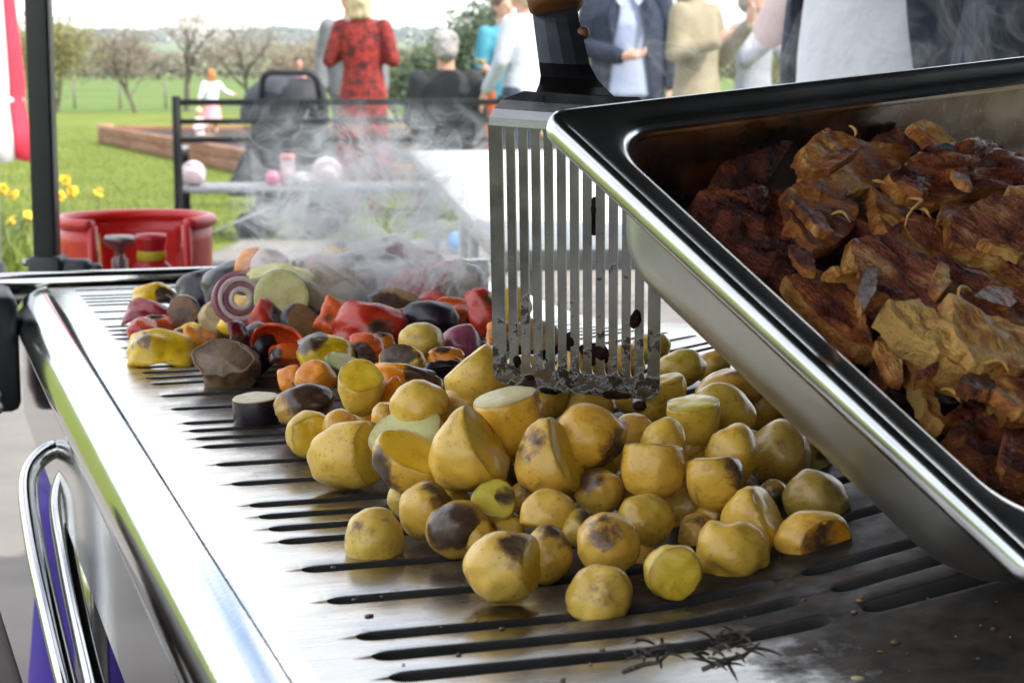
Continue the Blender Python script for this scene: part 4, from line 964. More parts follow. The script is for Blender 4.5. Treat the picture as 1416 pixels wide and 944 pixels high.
for i in range(n):       # edges of the openings
    for j in range(len(zs) - 1):
        if hole(i, j): continue
        for (di, dj, e) in ((-1, 0, ((i, j + 1), (i, j))), (1, 0, ((i + 1, j), (i + 1, j + 1))), (0, -1, ((i, j), (i + 1, j))), (0, 1, ((i + 1, j + 1), (i, j + 1)))):
            ii, jj = i + di, j + dj
            if ii < 0 or ii >= n or jj < 0 or jj >= len(zs) - 1 or hole(ii, jj):
                p, q = e; bm.faces.new((V_[p[0], p[1], 0], V_[p[0], p[1], 1], V_[q[0], q[1], 1], V_[q[0], q[1], 0]))
bmesh.ops.recalc_face_normals(bm, faces=bm.faces)
col_ = mk('collar', bm, M_RED, gas)
bm = bmesh.new(); tube(bm, [((CR * 1.015) * math.cos(a0 + (a1 - a0) * i / 48), CR * 1.015 * math.sin(a0 + (a1 - a0) * i / 48), .794) for i in range(49)], .0095, 10); mk('rolled_rim', bm, M_RED, col_)
for a in (a0, a1):
    bm = bmesh.new(); tube(bm, [(CR * math.cos(a), CR * math.sin(a), .65), (CR * 1.015 * math.cos(a), CR * 1.015 * math.sin(a), .792)], .008, 10); mk('rolled_edge', bm, M_RED, col_)
bm = bmesh.new(); lathe(bm, [(0, .665), (.018, .665), (.018, .70), (.013, .705), (.013, .735), (.008, .738), (.008, .748), (.021, .758), (.027, .764), (.023, .772), (0, .773)], 20, -.020, -.03); mk('valve', bm, M_GREYM, gas)
bm = bmesh.new(); lathe(bm, [(0, .700), (.028, .702), (.033, .712), (.030, .726), (.022, .732), (.021, .752), (.025, .768), (.024, .776), (0, .778)], 20, .034, -.050); rg = mk('regulator', bm, M_REDP, gas)
bm = bmesh.new(); lathe(bm, [(.0225, .735), (.0236, .737), (.0232, .748), (.0222, .750)], 20, .034, -.050); mk('yellow_band', bm, M_YEL, rg)
bm = bmesh.new(); tube(bm, [(.034, -.07, .716), (.058, -.095, .708)], .013, 10); tube(bm, [(.058, -.095, .708), (.068, -.105, .704)], .010, 8); mk('union_nut', bm, M_GREYM, rg)
bm = bmesh.new(); tube(bm, [(.066, -.103, .705), (.088, -.122, .694), (.11, -.16, .66), (.13, -.2, .60), (.15, -.26, .45)], .006, 8); mk('gas_hose', bm, plain('orange_hose', (.55, .12, .02), rough=.5), rg)

# ================================================================ gazebo over the cooking spot
M_CANOPY = plain('navy_canopy_cloth', (.018, .022, .035), (.026, .030, .045), 6, .8)
M_POST = plain('black_post_paint', (.006, .007, .010), (.011, .012, .016), 30, .38, bump=(50, .1))
px0, py0 = at(60, 200, 2.75).x, 2.75
gz = thing('gazebo', 'pop-up gazebo with black steel posts and dark canopy', 'gazebo', (px0, py0, 0))
GX, GY = 4.5, 4.6
for k, (x, y) in enumerate(((0, 0), (GX, 0), (0, -GY), (GX, -GY))):
    bm = bmesh.new(); box(bm, (x, y, 1.13), (.034, .034, 2.26), bev=.004); ps = mk('post', bm, M_POST, gz)
    bm = bmesh.new(); box(bm, (x, y, .015), (.10, .10, .008)); mk('foot_plate', bm, M_POST, ps, False)
    if k == 0:
        bm = bmesh.new(); box(bm, (.002, -.004, .725), (.050, .052, .075), bev=.006); box(bm, (.043, -.006, .738), (.048, .034, .040), bev=.010); box(bm, (.072, -.006, .742), (.02, .02, .018), bev=.006)
        cl = mk('slider_clamp', bm, M_BLACK, ps)
        bm = bmesh.new(); tube(bm, [(-.026, -.006, .752), (-.034, -.006, .752)], .006, 8); mk('bolt', bm, M_BOLT, cl)
bm = bmesh.new()
cs = [(-.06, .06), (GX + .06, .06), (GX + .06, -GY - .06), (-.06, -GY - .06)]
lo = [bm.verts.new((x, y, 2.16)) for x, y in cs]; hi = [bm.verts.new((x, y, 2.30)) for x, y in cs]; ap = bm.verts.new((GX / 2, -GY / 2, 3.1))
for k in range(4):
    bm.faces.new((lo[k], lo[(k + 1) % 4], hi[(k + 1) % 4], hi[k])); bm.faces.new((hi[k], hi[(k + 1) % 4], ap))
mk('canopy', bm, M_CANOPY, gz, False)
for nm, a, b in (('added_shade_wall', (GX, .0), (GX, -GY)), ('added_shade_wall', (GX, -GY), (1.3, -GY))):  # unseen walls added to cut the light from the right and behind
    bm = bmesh.new(); N = 40; L = []
    for k in range(N + 1):
        t = k / N; x, y = a[0] + (b[0] - a[0]) * t, a[1] + (b[1] - a[1]) * t; w = .03 * math.sin(k * 1.3)
        L.append([bm.verts.new((x + (w if a[0] == b[0] else 0), y + (w if a[1] == b[1] else 0), z)) for z in (.02, 1.0, 2.17)])
    for A, B in zip(L, L[1:]):
        for k in range(2): bm.faces.new((A[k], B[k], B[k + 1], A[k + 1]))
    mk(nm, bm, M_CANOPY, gz)

# ================================================================ purple cloth bag and brown rail at the left
M_PURPLE = plain('purple_cloth', (.035, .014, .20), (.055, .022, .28), 8, .75, bump=(240, .2))
pp = g2w(.20, 1.46, 0)
bm = bmesh.new(); NX, NY = 26, 22; Lg = []
for i in range(NX + 1):
    a = 2 * math.pi * i / NX; col2 = []
    for j in range(NY + 1):
        t = j / NY; h = .56 * (1 - .9 * max(0, t - .62) / .38 * .2) if t > .62 else .56 * t / .62
        r = .21 * (1 - .1 * t) if t < .62 else .197 * (1 - (t - .62) / .38)
        fold = 1 + .10 * math.sin(a * 5 + 2 * t) * (1 - t) + .12 * noise.noise(Vector((math.cos(a) * 1.5, math.sin(a) * 1.5, t * 3)))
        col2.append(bm.verts.new((r * fold * math.cos(a), r * .8 * fold * math.sin(a), max(.003, h + .03 * noise.noise(Vector((a * 2, t * 5, 1))) * (t > .05)))))
    Lg.append(col2)
for A, B in zip(Lg, Lg[1:]):
    for j in range(NY): bm.faces.new((A[j], B[j], B[j + 1], A[j + 1]))
bmesh.ops.remove_doubles(bm, verts=bm.verts, dist=1e-4)
tag(mk('cloth_bag', bm, M_PURPLE, None, True, pp), 'purple cloth bag standing on the paving beside the griddle leg', 'bag')
M_RAIL = plain('dark_varnished_timber', (.040, .014, .012), (.085, .034, .028), 14, .55, spec=.25, sc3=(6, 1, 6), bump=(40, .15))
a, b = on_z(-40, 690, .74), on_z(66, 1010, .74)      # inner edge of the table top
ax = (b - a); ln = ax.length; ang = math.atan2(-ax.x, ax.y)
tb = thing('wooden_table', 'dark varnished timber table edge to the left of the griddle', 'table', (b.x, b.y, 0), math.atan2(ax.x, -ax.y))
for k in range(3):
    bm = bmesh.new(); box(bm, (-.062 - .127 * k, .25, .718), (.122, .9, .044), bev=.012); mk('table_plank', bm, M_RAIL, tb)
for x in (-.05, -.33):
    for y in (-.15, .65):
        bm = bmesh.new(); box(bm, (x, y, .348), (.05, .05, .696), bev=.005); mk('leg', bm, M_RAIL, tb)
# ================================================================ ground, terrain
def terrain(y):
    pts = ((-400, 0), (70, 0), (160, .35), (400, 2.6), (800, 9.5), (1300, 19.5), (1600, 21), (9000, 21))
    for (a, za), (b, zb) in zip(pts, pts[1:]):
        if a <= y <= b:
            t = (y - a) / (b - a); t = t * t * (3 - 2 * t) if za == zb else t; return za + (zb - za) * t
    return pts[-1][1]
bm = bmesh.new()
ys = [-60, -10, 0, 5, 9, 14, 22, 32, 47, 60, 80, 110, 160, 240, 320, 400, 520, 660, 800, 950, 1120, 1300, 1450, 1600, 2000]
xs = [-1500, -700, -350, -180, -90, -45, -22, -10, 0, 10, 22, 45, 90, 180, 350, 700, 1500]
gr = [[bm.verts.new((x, y, terrain(y) + (0 if y < 100 else .05 * math.sqrt(y) * noise.noise(Vector((x * .004, y * .004, 0)))))) for x in xs] for y in ys]
for A, B in zip(gr, gr[1:]):
    for k in range(len(xs) - 1): bm.faces.new((A[k], A[k + 1], B[k + 1], B[k]))
def grass_mat():
    t = NT('lawn_and_fields'); t.co(False)
    c1 = t.ramp(t.noise(.9, 8, .6), [(.3, (.105, .140, .016)), (.55, (.150, .185, .024)), (.75, (.190, .210, .036))])
    c2 = t.ramp(t.noise(.02, 6, .6), [(.35, (.085, .150, .024)), (.6, (.125, .175, .040)), (.75, (.16, .17, .06))])
    c3 = t.ramp(t.noise(.0045, 3, .5), [(.42, (.075, .125, .035)), (.5, (.13, .165, .06)), (.58, (.09, .15, .035))])
    sp = t.node('ShaderNodeSeparateXYZ'); t.l.new(t.co(), sp.inputs[0])
    yy = t.math('ADD', sp.outputs[1], t.math('MULTIPLY', t.noise(.4, 3), 3.0))
    m1 = t.ramp(t.math('DIVIDE', yy, 100.0), [(.47, 0), (.50, 1)]); m2 = t.ramp(t.math('DIVIDE', yy, 600.0), [(.3, 0), (.55, 1)])
    t.set(Base_Color=t.mix(m2, t.mix(m1, c1, c2), c3), Roughness=.85, Specular_IOR_Level=.2)
    return t.bump(t.noise(45, 5, .7), .8, .02).m
ground = tag(mk('ground', bm, grass_mat()), kind='structure')

M_PAVE = plain('paving_concrete', (.125, .115, .105), (.19, .175, .16), 2.5, .85, bump=(90, .35, .002), detail=8)
bm = bmesh.new()
pv = [(-2.0, -4), (6, -4), (6, 11.2), (-1.62, 11.2), (-1.85, 8.4), (-2.6, 6.5), (-2.6, -4)]
top = [bm.verts.new((x, y, .022)) for x, y in pv]; bt = [bm.verts.new((x, y, -.03)) for x, y in pv]
bm.faces.new(top)
for k in range(len(pv)): bm.faces.new((top[k], bt[k], bt[(k + 1) % len(pv)], top[(k + 1) % len(pv)]))
bmesh.ops.recalc_face_normals(bm, faces=bm.faces)
pave = tag(mk('paving', bm, M_PAVE, smooth=False), kind='structure')
bm = bmesh.new(); box(bm, (0, 0, 0), (.592, .592, .03), bev=.006); M_SLAB = plain('paving_slab', (.15, .14, .125), (.22, .205, .185), 3.5, .85, bump=(70, .4, .002), detail=8)
src = mk('slab', bm, M_SLAB, pave, False); first = True
for i in range(8):
    for j in range(5):
        x, y = -1.32 + .6 * i, 8.5 + .6 * j
        o = src if first else share('slab', src, pave); first = False
        o.location = (x, y, .018 + random.uniform(-.002, .003)); o.rotation_euler = (random.uniform(-.004, .004), random.uniform(-.004, .004), random.uniform(-.006, .006))

# grass blades: lawn texture in front, longer clump by the flowers
M_BLADE = plain('grass_blade', (.10, .145, .014), (.18, .22, .03), 3, .6, detail=2)
def blades(n, fx, hmin, hmax, w, rs):
    bm = bmesh.new(); rr_ = random.Random(rs)
    for k in range(n):
        x, y = fx(rr_); h = rr_.uniform(hmin, hmax); a = rr_.uniform(0, 6.28); ln = rr_.uniform(.1, .6) * h; b = rr_.uniform(0, 6.28)
        dx, dy = math.cos(a) * w, math.sin(a) * w; lx, ly = math.cos(b) * ln, math.sin(b) * ln
        v = [bm.verts.new((x - dx, y - dy, 0)), bm.verts.new((x + dx, y + dy, 0)), bm.verts.new((x + dx * .7 + lx * .4, y + dy * .7 + ly * .4, h * .6)), bm.verts.new((x - dx * .7 + lx * .4, y - dy * .7 + ly * .4, h * .6)), bm.verts.new((x + lx, y + ly, h))]
        bm.faces.new((v[0], v[1], v[2], v[3])); bm.faces.new((v[3], v[2], v[4]))
    return bm
def lawn_xy(r):
    while True:
        y = 8.6 + 26 * r.random() ** 1.6; x = r.uniform(-.28 * y - .3, .06 * y)
        if not (x > -1.75 and y < 11.25): return x, y
tag(mk('lawn_grass', blades(52000, lawn_xy, .015, .040, .004, 3), M_BLADE), 'short mown lawn grass around the bench', 'grass', kind='stuff')
def clump_xy(r):
    y = r.uniform(8.7, 10.6); return r.gauss(-2.75, .28), y
tag(mk('long_grass', blades(5200, clump_xy, .08, .30, .006, 4), M_BLADE), 'long uncut grass growing round the daffodils', 'grass', kind='stuff')

# daffodils
M_DAFL = plain('daffodil_leaf', (.10, .17, .06), (.20, .27, .13), 6, .45); M_DAFY = plain('daffodil_yellow', (.80, .50, .012), (.85, .60, .03), 40, .5); M_DAFO = plain('daffodil_cup', (.85, .40, .01), rough=.5)
def daffodil(label, px, py, d, tall, face, seed, nl=7):
    r = random.Random(seed); p = at(px, py, d); base = Vector((p.x + r.uniform(-.03, .03), p.y, 0))
    root = thing('daffodil', label, 'flower', base, 0, 'daffodils at the lawn edge')
    h = p.z; tip = Vector((p.x - base.x, 0, h))
    bm = bmesh.new(); tube(bm, [(0, 0, 0), (tip.x * .3, 0, h * .5), (tip.x * .9, 0, h * .93), tip + Vector((0, -.01, 0))], .0045, 6); mk('stem', bm, M_DAFL, root)
    for k in range(nl):
        bm = bmesh.new(); a = r.uniform(0, 6.28); hh = h * r.uniform(.6, .95); ln = r.uniform(.05, .2); Ls = []
        for t in (0, .3, .6, .85, 1):
            w = .010 * (1 - t ** 3) + .001; c = Vector((math.cos(a) * ln * t * t, math.sin(a) * ln * t * t, hh * (t - .25 * t ** 4)))
            s = Vector((-math.sin(a), math.cos(a), 0)) * w; Ls.append((bm.verts.new(c - s), bm.verts.new(c + s)))
        for A, B in zip(Ls, Ls[1:]): bm.faces.new((A[0], A[1], B[1], B[0]))
        o = mk('leaf', bm, M_DAFL, root); so_ = o.modifiers.new('t', 'SOLIDIFY'); so_.thickness = .0015
    rot = Euler(face)
    for k in range(6):
        bm = bmesh.new(); a = k * math.pi / 3; Ls = []
        for t, w in ((.0, .006), (.35, .012), (.7, .012), (1, .002)):
            c = Vector((math.cos(a) * .034 * t, math.sin(a) * .034 * t, -.006 * t * t)); s = Vector((-math.sin(a), math.cos(a), 0)) * w
            Ls.append((bm.verts.new(c - s), bm.verts.new(c + Vector((0, 0, .004))), bm.verts.new(c + s)))
        for A, B in zip(Ls, Ls[1:]):
            bm.faces.new((A[0], A[1], B[1], B[0])); bm.faces.new((A[1], A[2], B[2], B[1]))
        o = mk('petal', bm, M_DAFY, root); o.location = tip; o.rotation_euler = rot; so_ = o.modifiers.new('t', 'SOLIDIFY'); so_.thickness = .0012
    bm = bmesh.new(); lathe(bm, [(.008, 0), (.010, .012), (.013, .020), (.017, .025), (.015, .025), (.010, .018), (.006, .003), (0, .002)], 16); o = mk('trumpet', bm, M_DAFO, root); o.location = tip; o.rotation_euler = rot
    return root
for k, (px, py, d, f, lb) in enumerate(((3, 262, 9.3, (1.3, 0, .5), 'daffodil leaning out farthest from the gas bottle, half behind long grass'), (20, 270, 9.7, (1.1, 0, -.9), 'small side-turned daffodil next to the black gazebo post'), (82, 272, 9.4, (1.5, 0, .1), 'bright full-faced daffodil against the black gazebo post'), (90, 249, 9.9, (1.0, 0, .8), 'upper daffodil bloom above the pair beside the post'), (100, 265, 9.5, (1.2, 0, -.3), 'daffodil facing the griddle right of the full-faced one'), (136, 267, 10.4, (.6, 0, 1.4), 'lone small daffodil on the lawn side'))):
    daffodil(lb, px, py, d, 0, f, k)
for k in range(7):
    daffodil('daffodil plant in leaf low in the long grass', -12 + 13 * k, 292 + 6 * (k % 3), 9.2 + .15 * k, 0, (2.4, 0, k), 20 + k, 9) if k % 2 == 0 else None

# ================================================================ trees
M_BARK = plain('grey_bark', (.07, .055, .042), (.14, .115, .09), 18, .9, bump=(30, .6, .01))
M_TWIG = plain('twig', (.10, .075, .055), (.17, .13, .10), 9, .9)
M_BLOS = plain('pale_blossom', (.55, .50, .46), (.70, .66, .62), 6, .7); M_OLIVE = plain('willow_leaf', (.15, .145, .035), (.22, .20, .06), 3, .7)
M_BUDS = plain('bud_brown', (.15, .115, .075), (.24, .19, .13), 4, .8); M_EVER = plain('evergreen_leaf', (.022, .045, .018), (.06, .095, .035), 3, .6)
def tree(label, px, base_py, d, hgt, spread, leafm, nleaf, lsize, seed, lean=0, depth=5, tr=.05, name='bare_tree', zoff=None, leafspread=.12):
    r = random.Random(seed); p = at(px, base_py, d); p.z = terrain(d) if zoff is None else zoff
    root = thing(name, label, 'tree', p, 0, 'trees at the edge of the lawn')
    bt_, bw, tips = bmesh.new(), bmesh.new(), []
    def grow(a, dr, ln, rad, lv):
        pts = [a]; q = a.copy(); dd = dr.copy()
        for k in range(3):
            dd = (dd + Vector((r.gauss(0, .10), r.gauss(0, .10), .05))).normalized(); q = q + dd * ln / 3; pts.append(q)
        tube(bt_ if lv < 2 else bw, pts, [rad, rad * .88, rad * .76, rad * .62], 6 if lv < 2 else 3, cap=False)
        if lv >= depth - 1: tips.extend(pts[1:])
        if lv >= depth: return
        for k in range(r.choice((2, 3, 3)) if lv else r.choice((3, 4))):
            b = (dd + Vector((r.gauss(0, 1), r.gauss(0, 1), r.gauss(.10, .5))) * spread).normalized()
            grow(pts[-1] if k < 2 else pts[r.choice((1, 2))], b, ln * r.uniform(.62, .84), rad * .58, lv + 1)
    grow(Vector((0, 0, 0)), Vector((lean, 0, 1)).normalized(), hgt * .30, tr * hgt * .55, 0)
    bl_ = bmesh.new()
    for k in range(nleaf):
        t = r.choice(tips) + Vector((r.gauss(0, 1), r.gauss(0, 1), r.gauss(0, 1))) * hgt * leafspread * .4; s = lsize * r.uniform(.5, 1.2)
        u = Vector((r.gauss(0, 1), r.gauss(0, 1), r.gauss(0, 1))).normalized(); w = u.orthogonal().normalized()
        bl_.faces.new([bl_.verts.new(t + u * s), bl_.verts.new(t + w * s * .6), bl_.verts.new(t - u * s), bl_.verts.new(t - w * s * .6)])
    mk('trunk', bt_, M_BARK, root); mk('twigs', bw, M_TWIG, root, False)
    mk('crown', bl_, leafm, root, False)
    return root
tree('olive-green weeping willow just right of the black post', 78, 153, 47, 2.35, .50, M_OLIVE, 5200, .045, 1, .05, leafspread=.30)
tree('olive bush-like tree left of the black post', 22, 150, 52, 2.3, .6, M_OLIVE, 3600, .05, 2, leafspread=.3)
tree('bare grey-brown tree with crooked leaning trunk on the lawn edge', 187, 155, 47, 2.15, .55, M_BUDS, 2600, .035, 3, -.35, leafspread=.24)
tree('tallest pale blossom tree with fine spreading twigs', 258, 153, 49, 3.3, .48, M_BLOS, 2400, .032, 4, .05, leafspread=.16)
tree('bare upright tree right of the blossom tree', 345, 150, 50, 2.9, .42, M_BUDS, 2000, .03, 5, leafspread=.16)
tree('small brown leafless tree behind the pushchair', 400, 145, 56, 2.1, .5, M_BUDS, 2400, .04, 6, leafspread=.26)
tree('brown bare tree seen behind the woman in red', 440, 140, 64, 2.2, .5, M_BUDS, 2200, .04, 7, leafspread=.26)
tree('dark evergreen bush tree beside the woman in white', 658, 190, 30, 1.95, .5, M_EVER, 6500, .05, 8, name='evergreen_tree', tr=.05, leafspread=.34)
tree('dusky green shrub tree behind the seated man', 590, 190, 34, 1.55, .6, M_EVER, 4200, .05, 9, name='evergreen_tree', leafspread=.34)
tree('low grey-green shrub left of the seated man', 548, 185, 38, 1.35, .6, M_OLIVE, 3000, .05, 10, name='shrub', leafspread=.3)
tree('tall leafless tree behind the man in navy jacket', 860, 160, 44, 2.4, .5, M_BUDS, 2600, .045, 11, leafspread=.26)
tree('olive tree behind the people by the tray', 1050, 160, 40, 1.9, .55, M_OLIVE, 4600, .06, 12, leafspread=.32)
def mass(name, label, xs_, yf, hf, n, size, m, seed, dz=0):
    r = random.Random(seed); bm = bmesh.new()
    for k in range(n):
        x = r.uniform(*xs_); y = yf(x) + r.uniform(-1, 1) * size * 5; H_ = hf(x)
        z = terrain(y) + dz + H_ * r.random() ** .8; s = size * r.uniform(.5, 1.3)
        u = Vector((r.gauss(0, 1), r.gauss(0, .7), r.gauss(0, 1))).normalized(); w = u.orthogonal().normalized(); c = Vector((x, y, z))
        bm.faces.new([bm.verts.new(c + u * s), bm.verts.new(c + w * s * .7), bm.verts.new(c - u * s), bm.verts.new(c - w * s * .7)])
    return tag(mk(name, bm, m, None, False), label, 'trees', kind='stuff')
M_WOOD1 = plain('far_wood', (.045, .062, .045), (.10, .11, .075), .02, .9, detail=6); M_WOOD2 = plain('winter_hedge', (.10, .085, .06), (.17, .15, .10), .08, .9, detail=6)
mass('woodland', 'dark wood along the top of the far hill', (-420, 420), lambda x: 1290, lambda x: 9.5 + 5.5 * noise.noise(Vector((x * .022, 0, 0))) + 2.5 * noise.noise(Vector((x * .09, 2, 0))), 15000, 1.6, M_WOOD1, 1)
mass('hedgerow', 'brown leafless hedgerow across the far field', (-90, 60), lambda x: 165, lambda x: 2.0 + 1.1 * noise.noise(Vector((x * .10, 0, 5))), 9000, .30, M_WOOD2, 2)
mass('hedgerow', 'thin line of hedge and trees on the hillside', (-200, 160), lambda x: 520 + .2 * x, lambda x: 3.4 + 3.5 * noise.noise(Vector((x * .05, 0, 8))), 6000, .7, M_WOOD2, 3)
# wire fence at the field edge
M_FP = plain('weathered_post', (.14, .12, .10), (.22, .19, .16), 20, .9)
fence = thing('field_fence', 'thin post and wire fence between lawn and field', 'fence', (0, 52, 0)); psrc = None
for k in range(16):
    x = -14.5 + 1.25 * k
    if psrc is None:
        bm = bmesh.new(); tube(bm, [(0, 0, 0), (0, 0, .75)], .035, 6); psrc = mk('post', bm, M_FP, fence); psrc.location.x = x
    else: share('post', psrc, fence, (x, 0, 0))
for z in (.3, .5, .7):
    bm = bmesh.new(); tube(bm, [(-15, 0, z), (5, 0, z)], .006, 4); mk('wire', bm, M_GREYM, fence)

# ================================================================ raised bed
M_SLEEP = plain('terracotta_sleeper', (.20, .085, .045), (.33, .16, .09), 5, .85, sc3=(.4, 4, 4), bump=(30, .4, .004)); M_SOIL = plain('dark_soil', (.025, .018, .014), (.05, .036, .028), 12, .95, bump=(30, .9, .03))
A_, B_ = on_z(144, 198, 0), on_z(470, 268, 0)
dirf = (B_ - A_).normalized(); nr = Vector((-dirf.y, dirf.x, 0)); nr = nr if nr.y > 0 else -nr
C_ = A_ + Vector((1, .12, 0)).normalized() * 6.0; D_ = B_ + Vector((1, .12, 0)).normalized() * 2.5
bed = thing('raised_bed', 'long raised garden bed walled with reddish timber sleepers', 'planter', A_)
def course(p, q, z, n):
    v = q - p; L_ = v.length / n; ang = math.atan2(v.y, v.x)
    for k in range(n):
        c = p + v * ((k + .5) / n) - A_; bm = bmesh.new(); box(bm, (0, 0, 0), (L_ - .012, .11, .118), bev=.008); o = mk('sleeper', bm, M_SLEEP, bed); o.location = (c.x, c.y, z); o.rotation_euler.z = ang
for z in (.062, .184):
    course(A_, B_, z, 5); course(A_ + Vector((.09, .06, 0)), C_, z, 3); course(C_ + Vector((0, -.08, 0)), D_ + Vector((.0, .08, 0)), z, 4); course(B_ + Vector((.1, .0, 0)), D_ - Vector((.08, 0, 0)), z, 2)
bm = bmesh.new(); box(bm, (.02, .03, .135), (.20, .20, .27), bev=.012); mk('corner_post', bm, plain('pale_sleeper', (.36, .20, .13), (.44, .26, .18), 6, .8), bed)
bm = bmesh.new(); bm.faces.new([bm.verts.new((v - A_).to_tuple()[:2] + (.19,)) for v in (A_ + Vector((.1, .06, 0)), B_ + Vector((.1, .08, 0)), D_, C_)]); mk('soil', bm, M_SOIL, bed, False)

# ================================================================ bench with things on it
M_BENCH = plain('black_bench_metal', (.006, .007, .008), (.010, .011, .012), 20, .6, spec=.2); M_SEATM = plain('grey_seat_metal', (.14, .145, .16), (.20, .205, .22), 16, .4)
bx0 = at(245, 200, 9.2).x; bx1 = at(697, 200, 9.35).x; BW = bx1 - bx0
bench = thing('garden_bench', 'black metal slatted garden bench seen from behind', 'bench', (bx0, 9.2, .033), math.atan2(.15, BW))
for z, h in ((.845, .030), (.752, .026), (.662, .026)):
    bm = bmesh.new(); box(bm, (BW / 2, .012, z), (BW, .022, h), bev=.004); mk('back_slat', bm, M_BENCH, bench)
for k in range(4):
    bm = bmesh.new(); box(bm, (BW / 2, .10 + .115 * k, .415), (BW, .098, .026), bev=.005); mk('seat_slat', bm, M_SEATM, bench)
for x in (0, BW):
    bm = bmesh.new(); tube(bm, [(x, .01, .875), (x, .012, .60), (x, .02, .42), (x, -.06, 0)], .022, 8); mk('back_leg', bm, M_BENCH, bench)
    bm = bmesh.new(); tube(bm, bent([(x, .02, .585), (x, .50, .585), (x, .50, 0)], .02, fil=.06), .020, 8); fl = mk('arm_leg', bm, M_BENCH, bench)
    bm = bmesh.new(); box(bm, (x, .30, .609), (.045, .36, .016), bev=.005); mk('arm_rest', bm, M_SEATM, fl)
    bm = bmesh.new(); tube(bm, [(x, .02, .395), (x, .50, .395)], .016, 8); mk('seat_rail', bm, M_BENCH, bench)
M_BALP = plain('pale_pink_balloon', (.78, .62, .66), None, rough=.25, sss=.2); M_BALPK = plain('pink_balloon', (.72, .18, .32), rough=.25); M_BALB = plain('blue_balloon', (.10, .36, .82), rough=.2)
def glassy(name, col, rough=.02, w=1.0, ior=1.02):
    t = NT(name); t.set(Base_Color=col, Roughness=rough, Transmission_Weight=w, IOR=ior); return t.m
M_BUB = NT('clear_balloon_film'); _tr = M_BUB.node('ShaderNodeBsdfTransparent'); _gl = M_BUB.node('ShaderNodeBsdfGlossy'); _gl.inputs['Roughness'].default_value = .05
_df = M_BUB.node('ShaderNodeBsdfDiffuse'); _df.inputs['Color'].default_value = (.75, .7, .75, 1); _lw = M_BUB.node('ShaderNodeLayerWeight'); _lw.inputs['Blend'].default_value = .35
_m1 = M_BUB.node('ShaderNodeMixShader'); _m1.inputs[0].default_value = .4; M_BUB.l.new(_df.outputs[0], _m1.inputs[1]); M_BUB.l.new(_gl.outputs[0], _m1.inputs[2])
_m2 = M_BUB.node('ShaderNodeMixShader'); M_BUB.l.new(M_BUB.ramp(_lw.outputs['Facing'], [(.0, .05), (.75, .18), (1, .75)]), _m2.inputs[0]); M_BUB.l.new(_tr.outputs[0], _m2.inputs[1]); M_BUB.l.new(_m1.outputs[0], _m2.inputs[2]); M_BUB.l.new(_m2.outputs[0], M_BUB.o.inputs['Surface'])
M_BUB = M_BUB.m
def balloon(label, px, py, wpx, hpx, d, m, rot=(0, 0, 0), rest=None, group='party balloons'):
    c = at(px, py, d); rx, rz = wpx / 2 * d / F_PX, hpx / 2 * d / F_PX
    if rest is not None: c.z = rest + rz * 1.0
    root = thing('balloon', label, 'balloon', c, 0, group); root.rotation_euler = rot
    bm = bmesh.new(); lathe(bm, [(0, rz)] + [(rx * math.sin(t) * (1 - .12 * max(0, -math.cos(t)) ** 2), rz * math.cos(t) * (1.12 if math.cos(t) < 0 else 1)) for t in [math.pi * k / 16 for k in range(1, 16)]] + [(rx * .06, -rz * 1.13)], 24); mk('skin', bm, m, root)
    bm = bmesh.new(); lathe(bm, [(rx * .05, -rz * 1.1), (rx * .07, -rz * 1.15), (rx * .13, -rz * 1.22), (rx * .02, -rz * 1.2)], 12); mk('knot', bm, m, root)
sz = .033 + .43
balloon('round white-pink balloon on the left end of the bench seat', 268, 250, 36, 33, 9.42, M_BALP, (.3, .9, 0), sz)
balloon('small deep pink balloon beside the pink-capped bottle', 377, 241, 20, 22, 9.40, M_BALPK, (0, .4, 0), sz)
balloon('pale lilac balloon drooping at the middle of the bench', 452, 243, 40, 40, 9.45, M_BALP, (.2, -1.0, 0), sz)
balloon('large clear see-through balloon in front of the red dress', 490, 237, 42, 56, 9.36, M_BUB, (0, .25, 0))
balloon('small bright blue balloon lying on the paving', 632, 341, 31, 29, 10.35, M_BALB, (.2, 1.2, 0), .036)
M_CLOTHW = plain('white_napkin', (.62, .58, .58), (.74, .70, .68), 12, .85, bump=(40, .6, .004))
M_PINKC = plain('pink_cap', (.72, .26, .28), rough=.4); M_PALEB = plain('pale_pink_drink', (.66, .50, .52), (.74, .62, .62), 20, .2)
p = at(398, 250, 9.45); bot = thing('drinks_bottle', 'clear pink drinks bottle with coral cap on the bench', 'bottle', (p.x, p.y, sz))
bm = bmesh.new(); lathe(bm, [(0, 0), (.032, 0), (.036, .006), (.036, .10), (.034, .118), (.030, .122), (0, .122)], 20); mk('body', bm, M_PALEB, bot)
bm = bmesh.new(); lathe(bm, [(.033, .122), (.036, .124), (.036, .150), (.033, .154), (0, .155)], 20); mk('cap', bm, M_PINKC, bot)
for k, (px, w, lb) in enumerate(((425, 50, 'crumpled white paper napkins heaped beside the bottle on the bench'), (408, 26, 'small white paper scrap against the bottle foot'))):
    p = at(px, 258, 9.46); bm = bmesh.new(); vs = ell(bm, (0, 0, 0), (w / 2 * 9.46 / F_PX, .07, .036), 4)
    for v in vs: v.co *= 1 + .5 * noise.noise(v.co * 26 + Vector((k, 0, 0))) + .25 * noise.noise(v.co * 70)
    for v in vs: v.co.z = max(v.co.z, -.026)
    tag(mk('napkin', bm, M_CLOTHW, None, True, (p.x, p.y, sz + .026)), lb, 'napkin')
bm = bmesh.new(); a, b = at(283, 326, 9.0), at(372, 288, 9.0); tube(bm, [a - (b - a) * 1.0, a, b], .006, 8); ob = mk('walking_stick', bm, M_SEATM); tag(ob, 'thin grey metal stick leaning across the bench leg', 'stick')

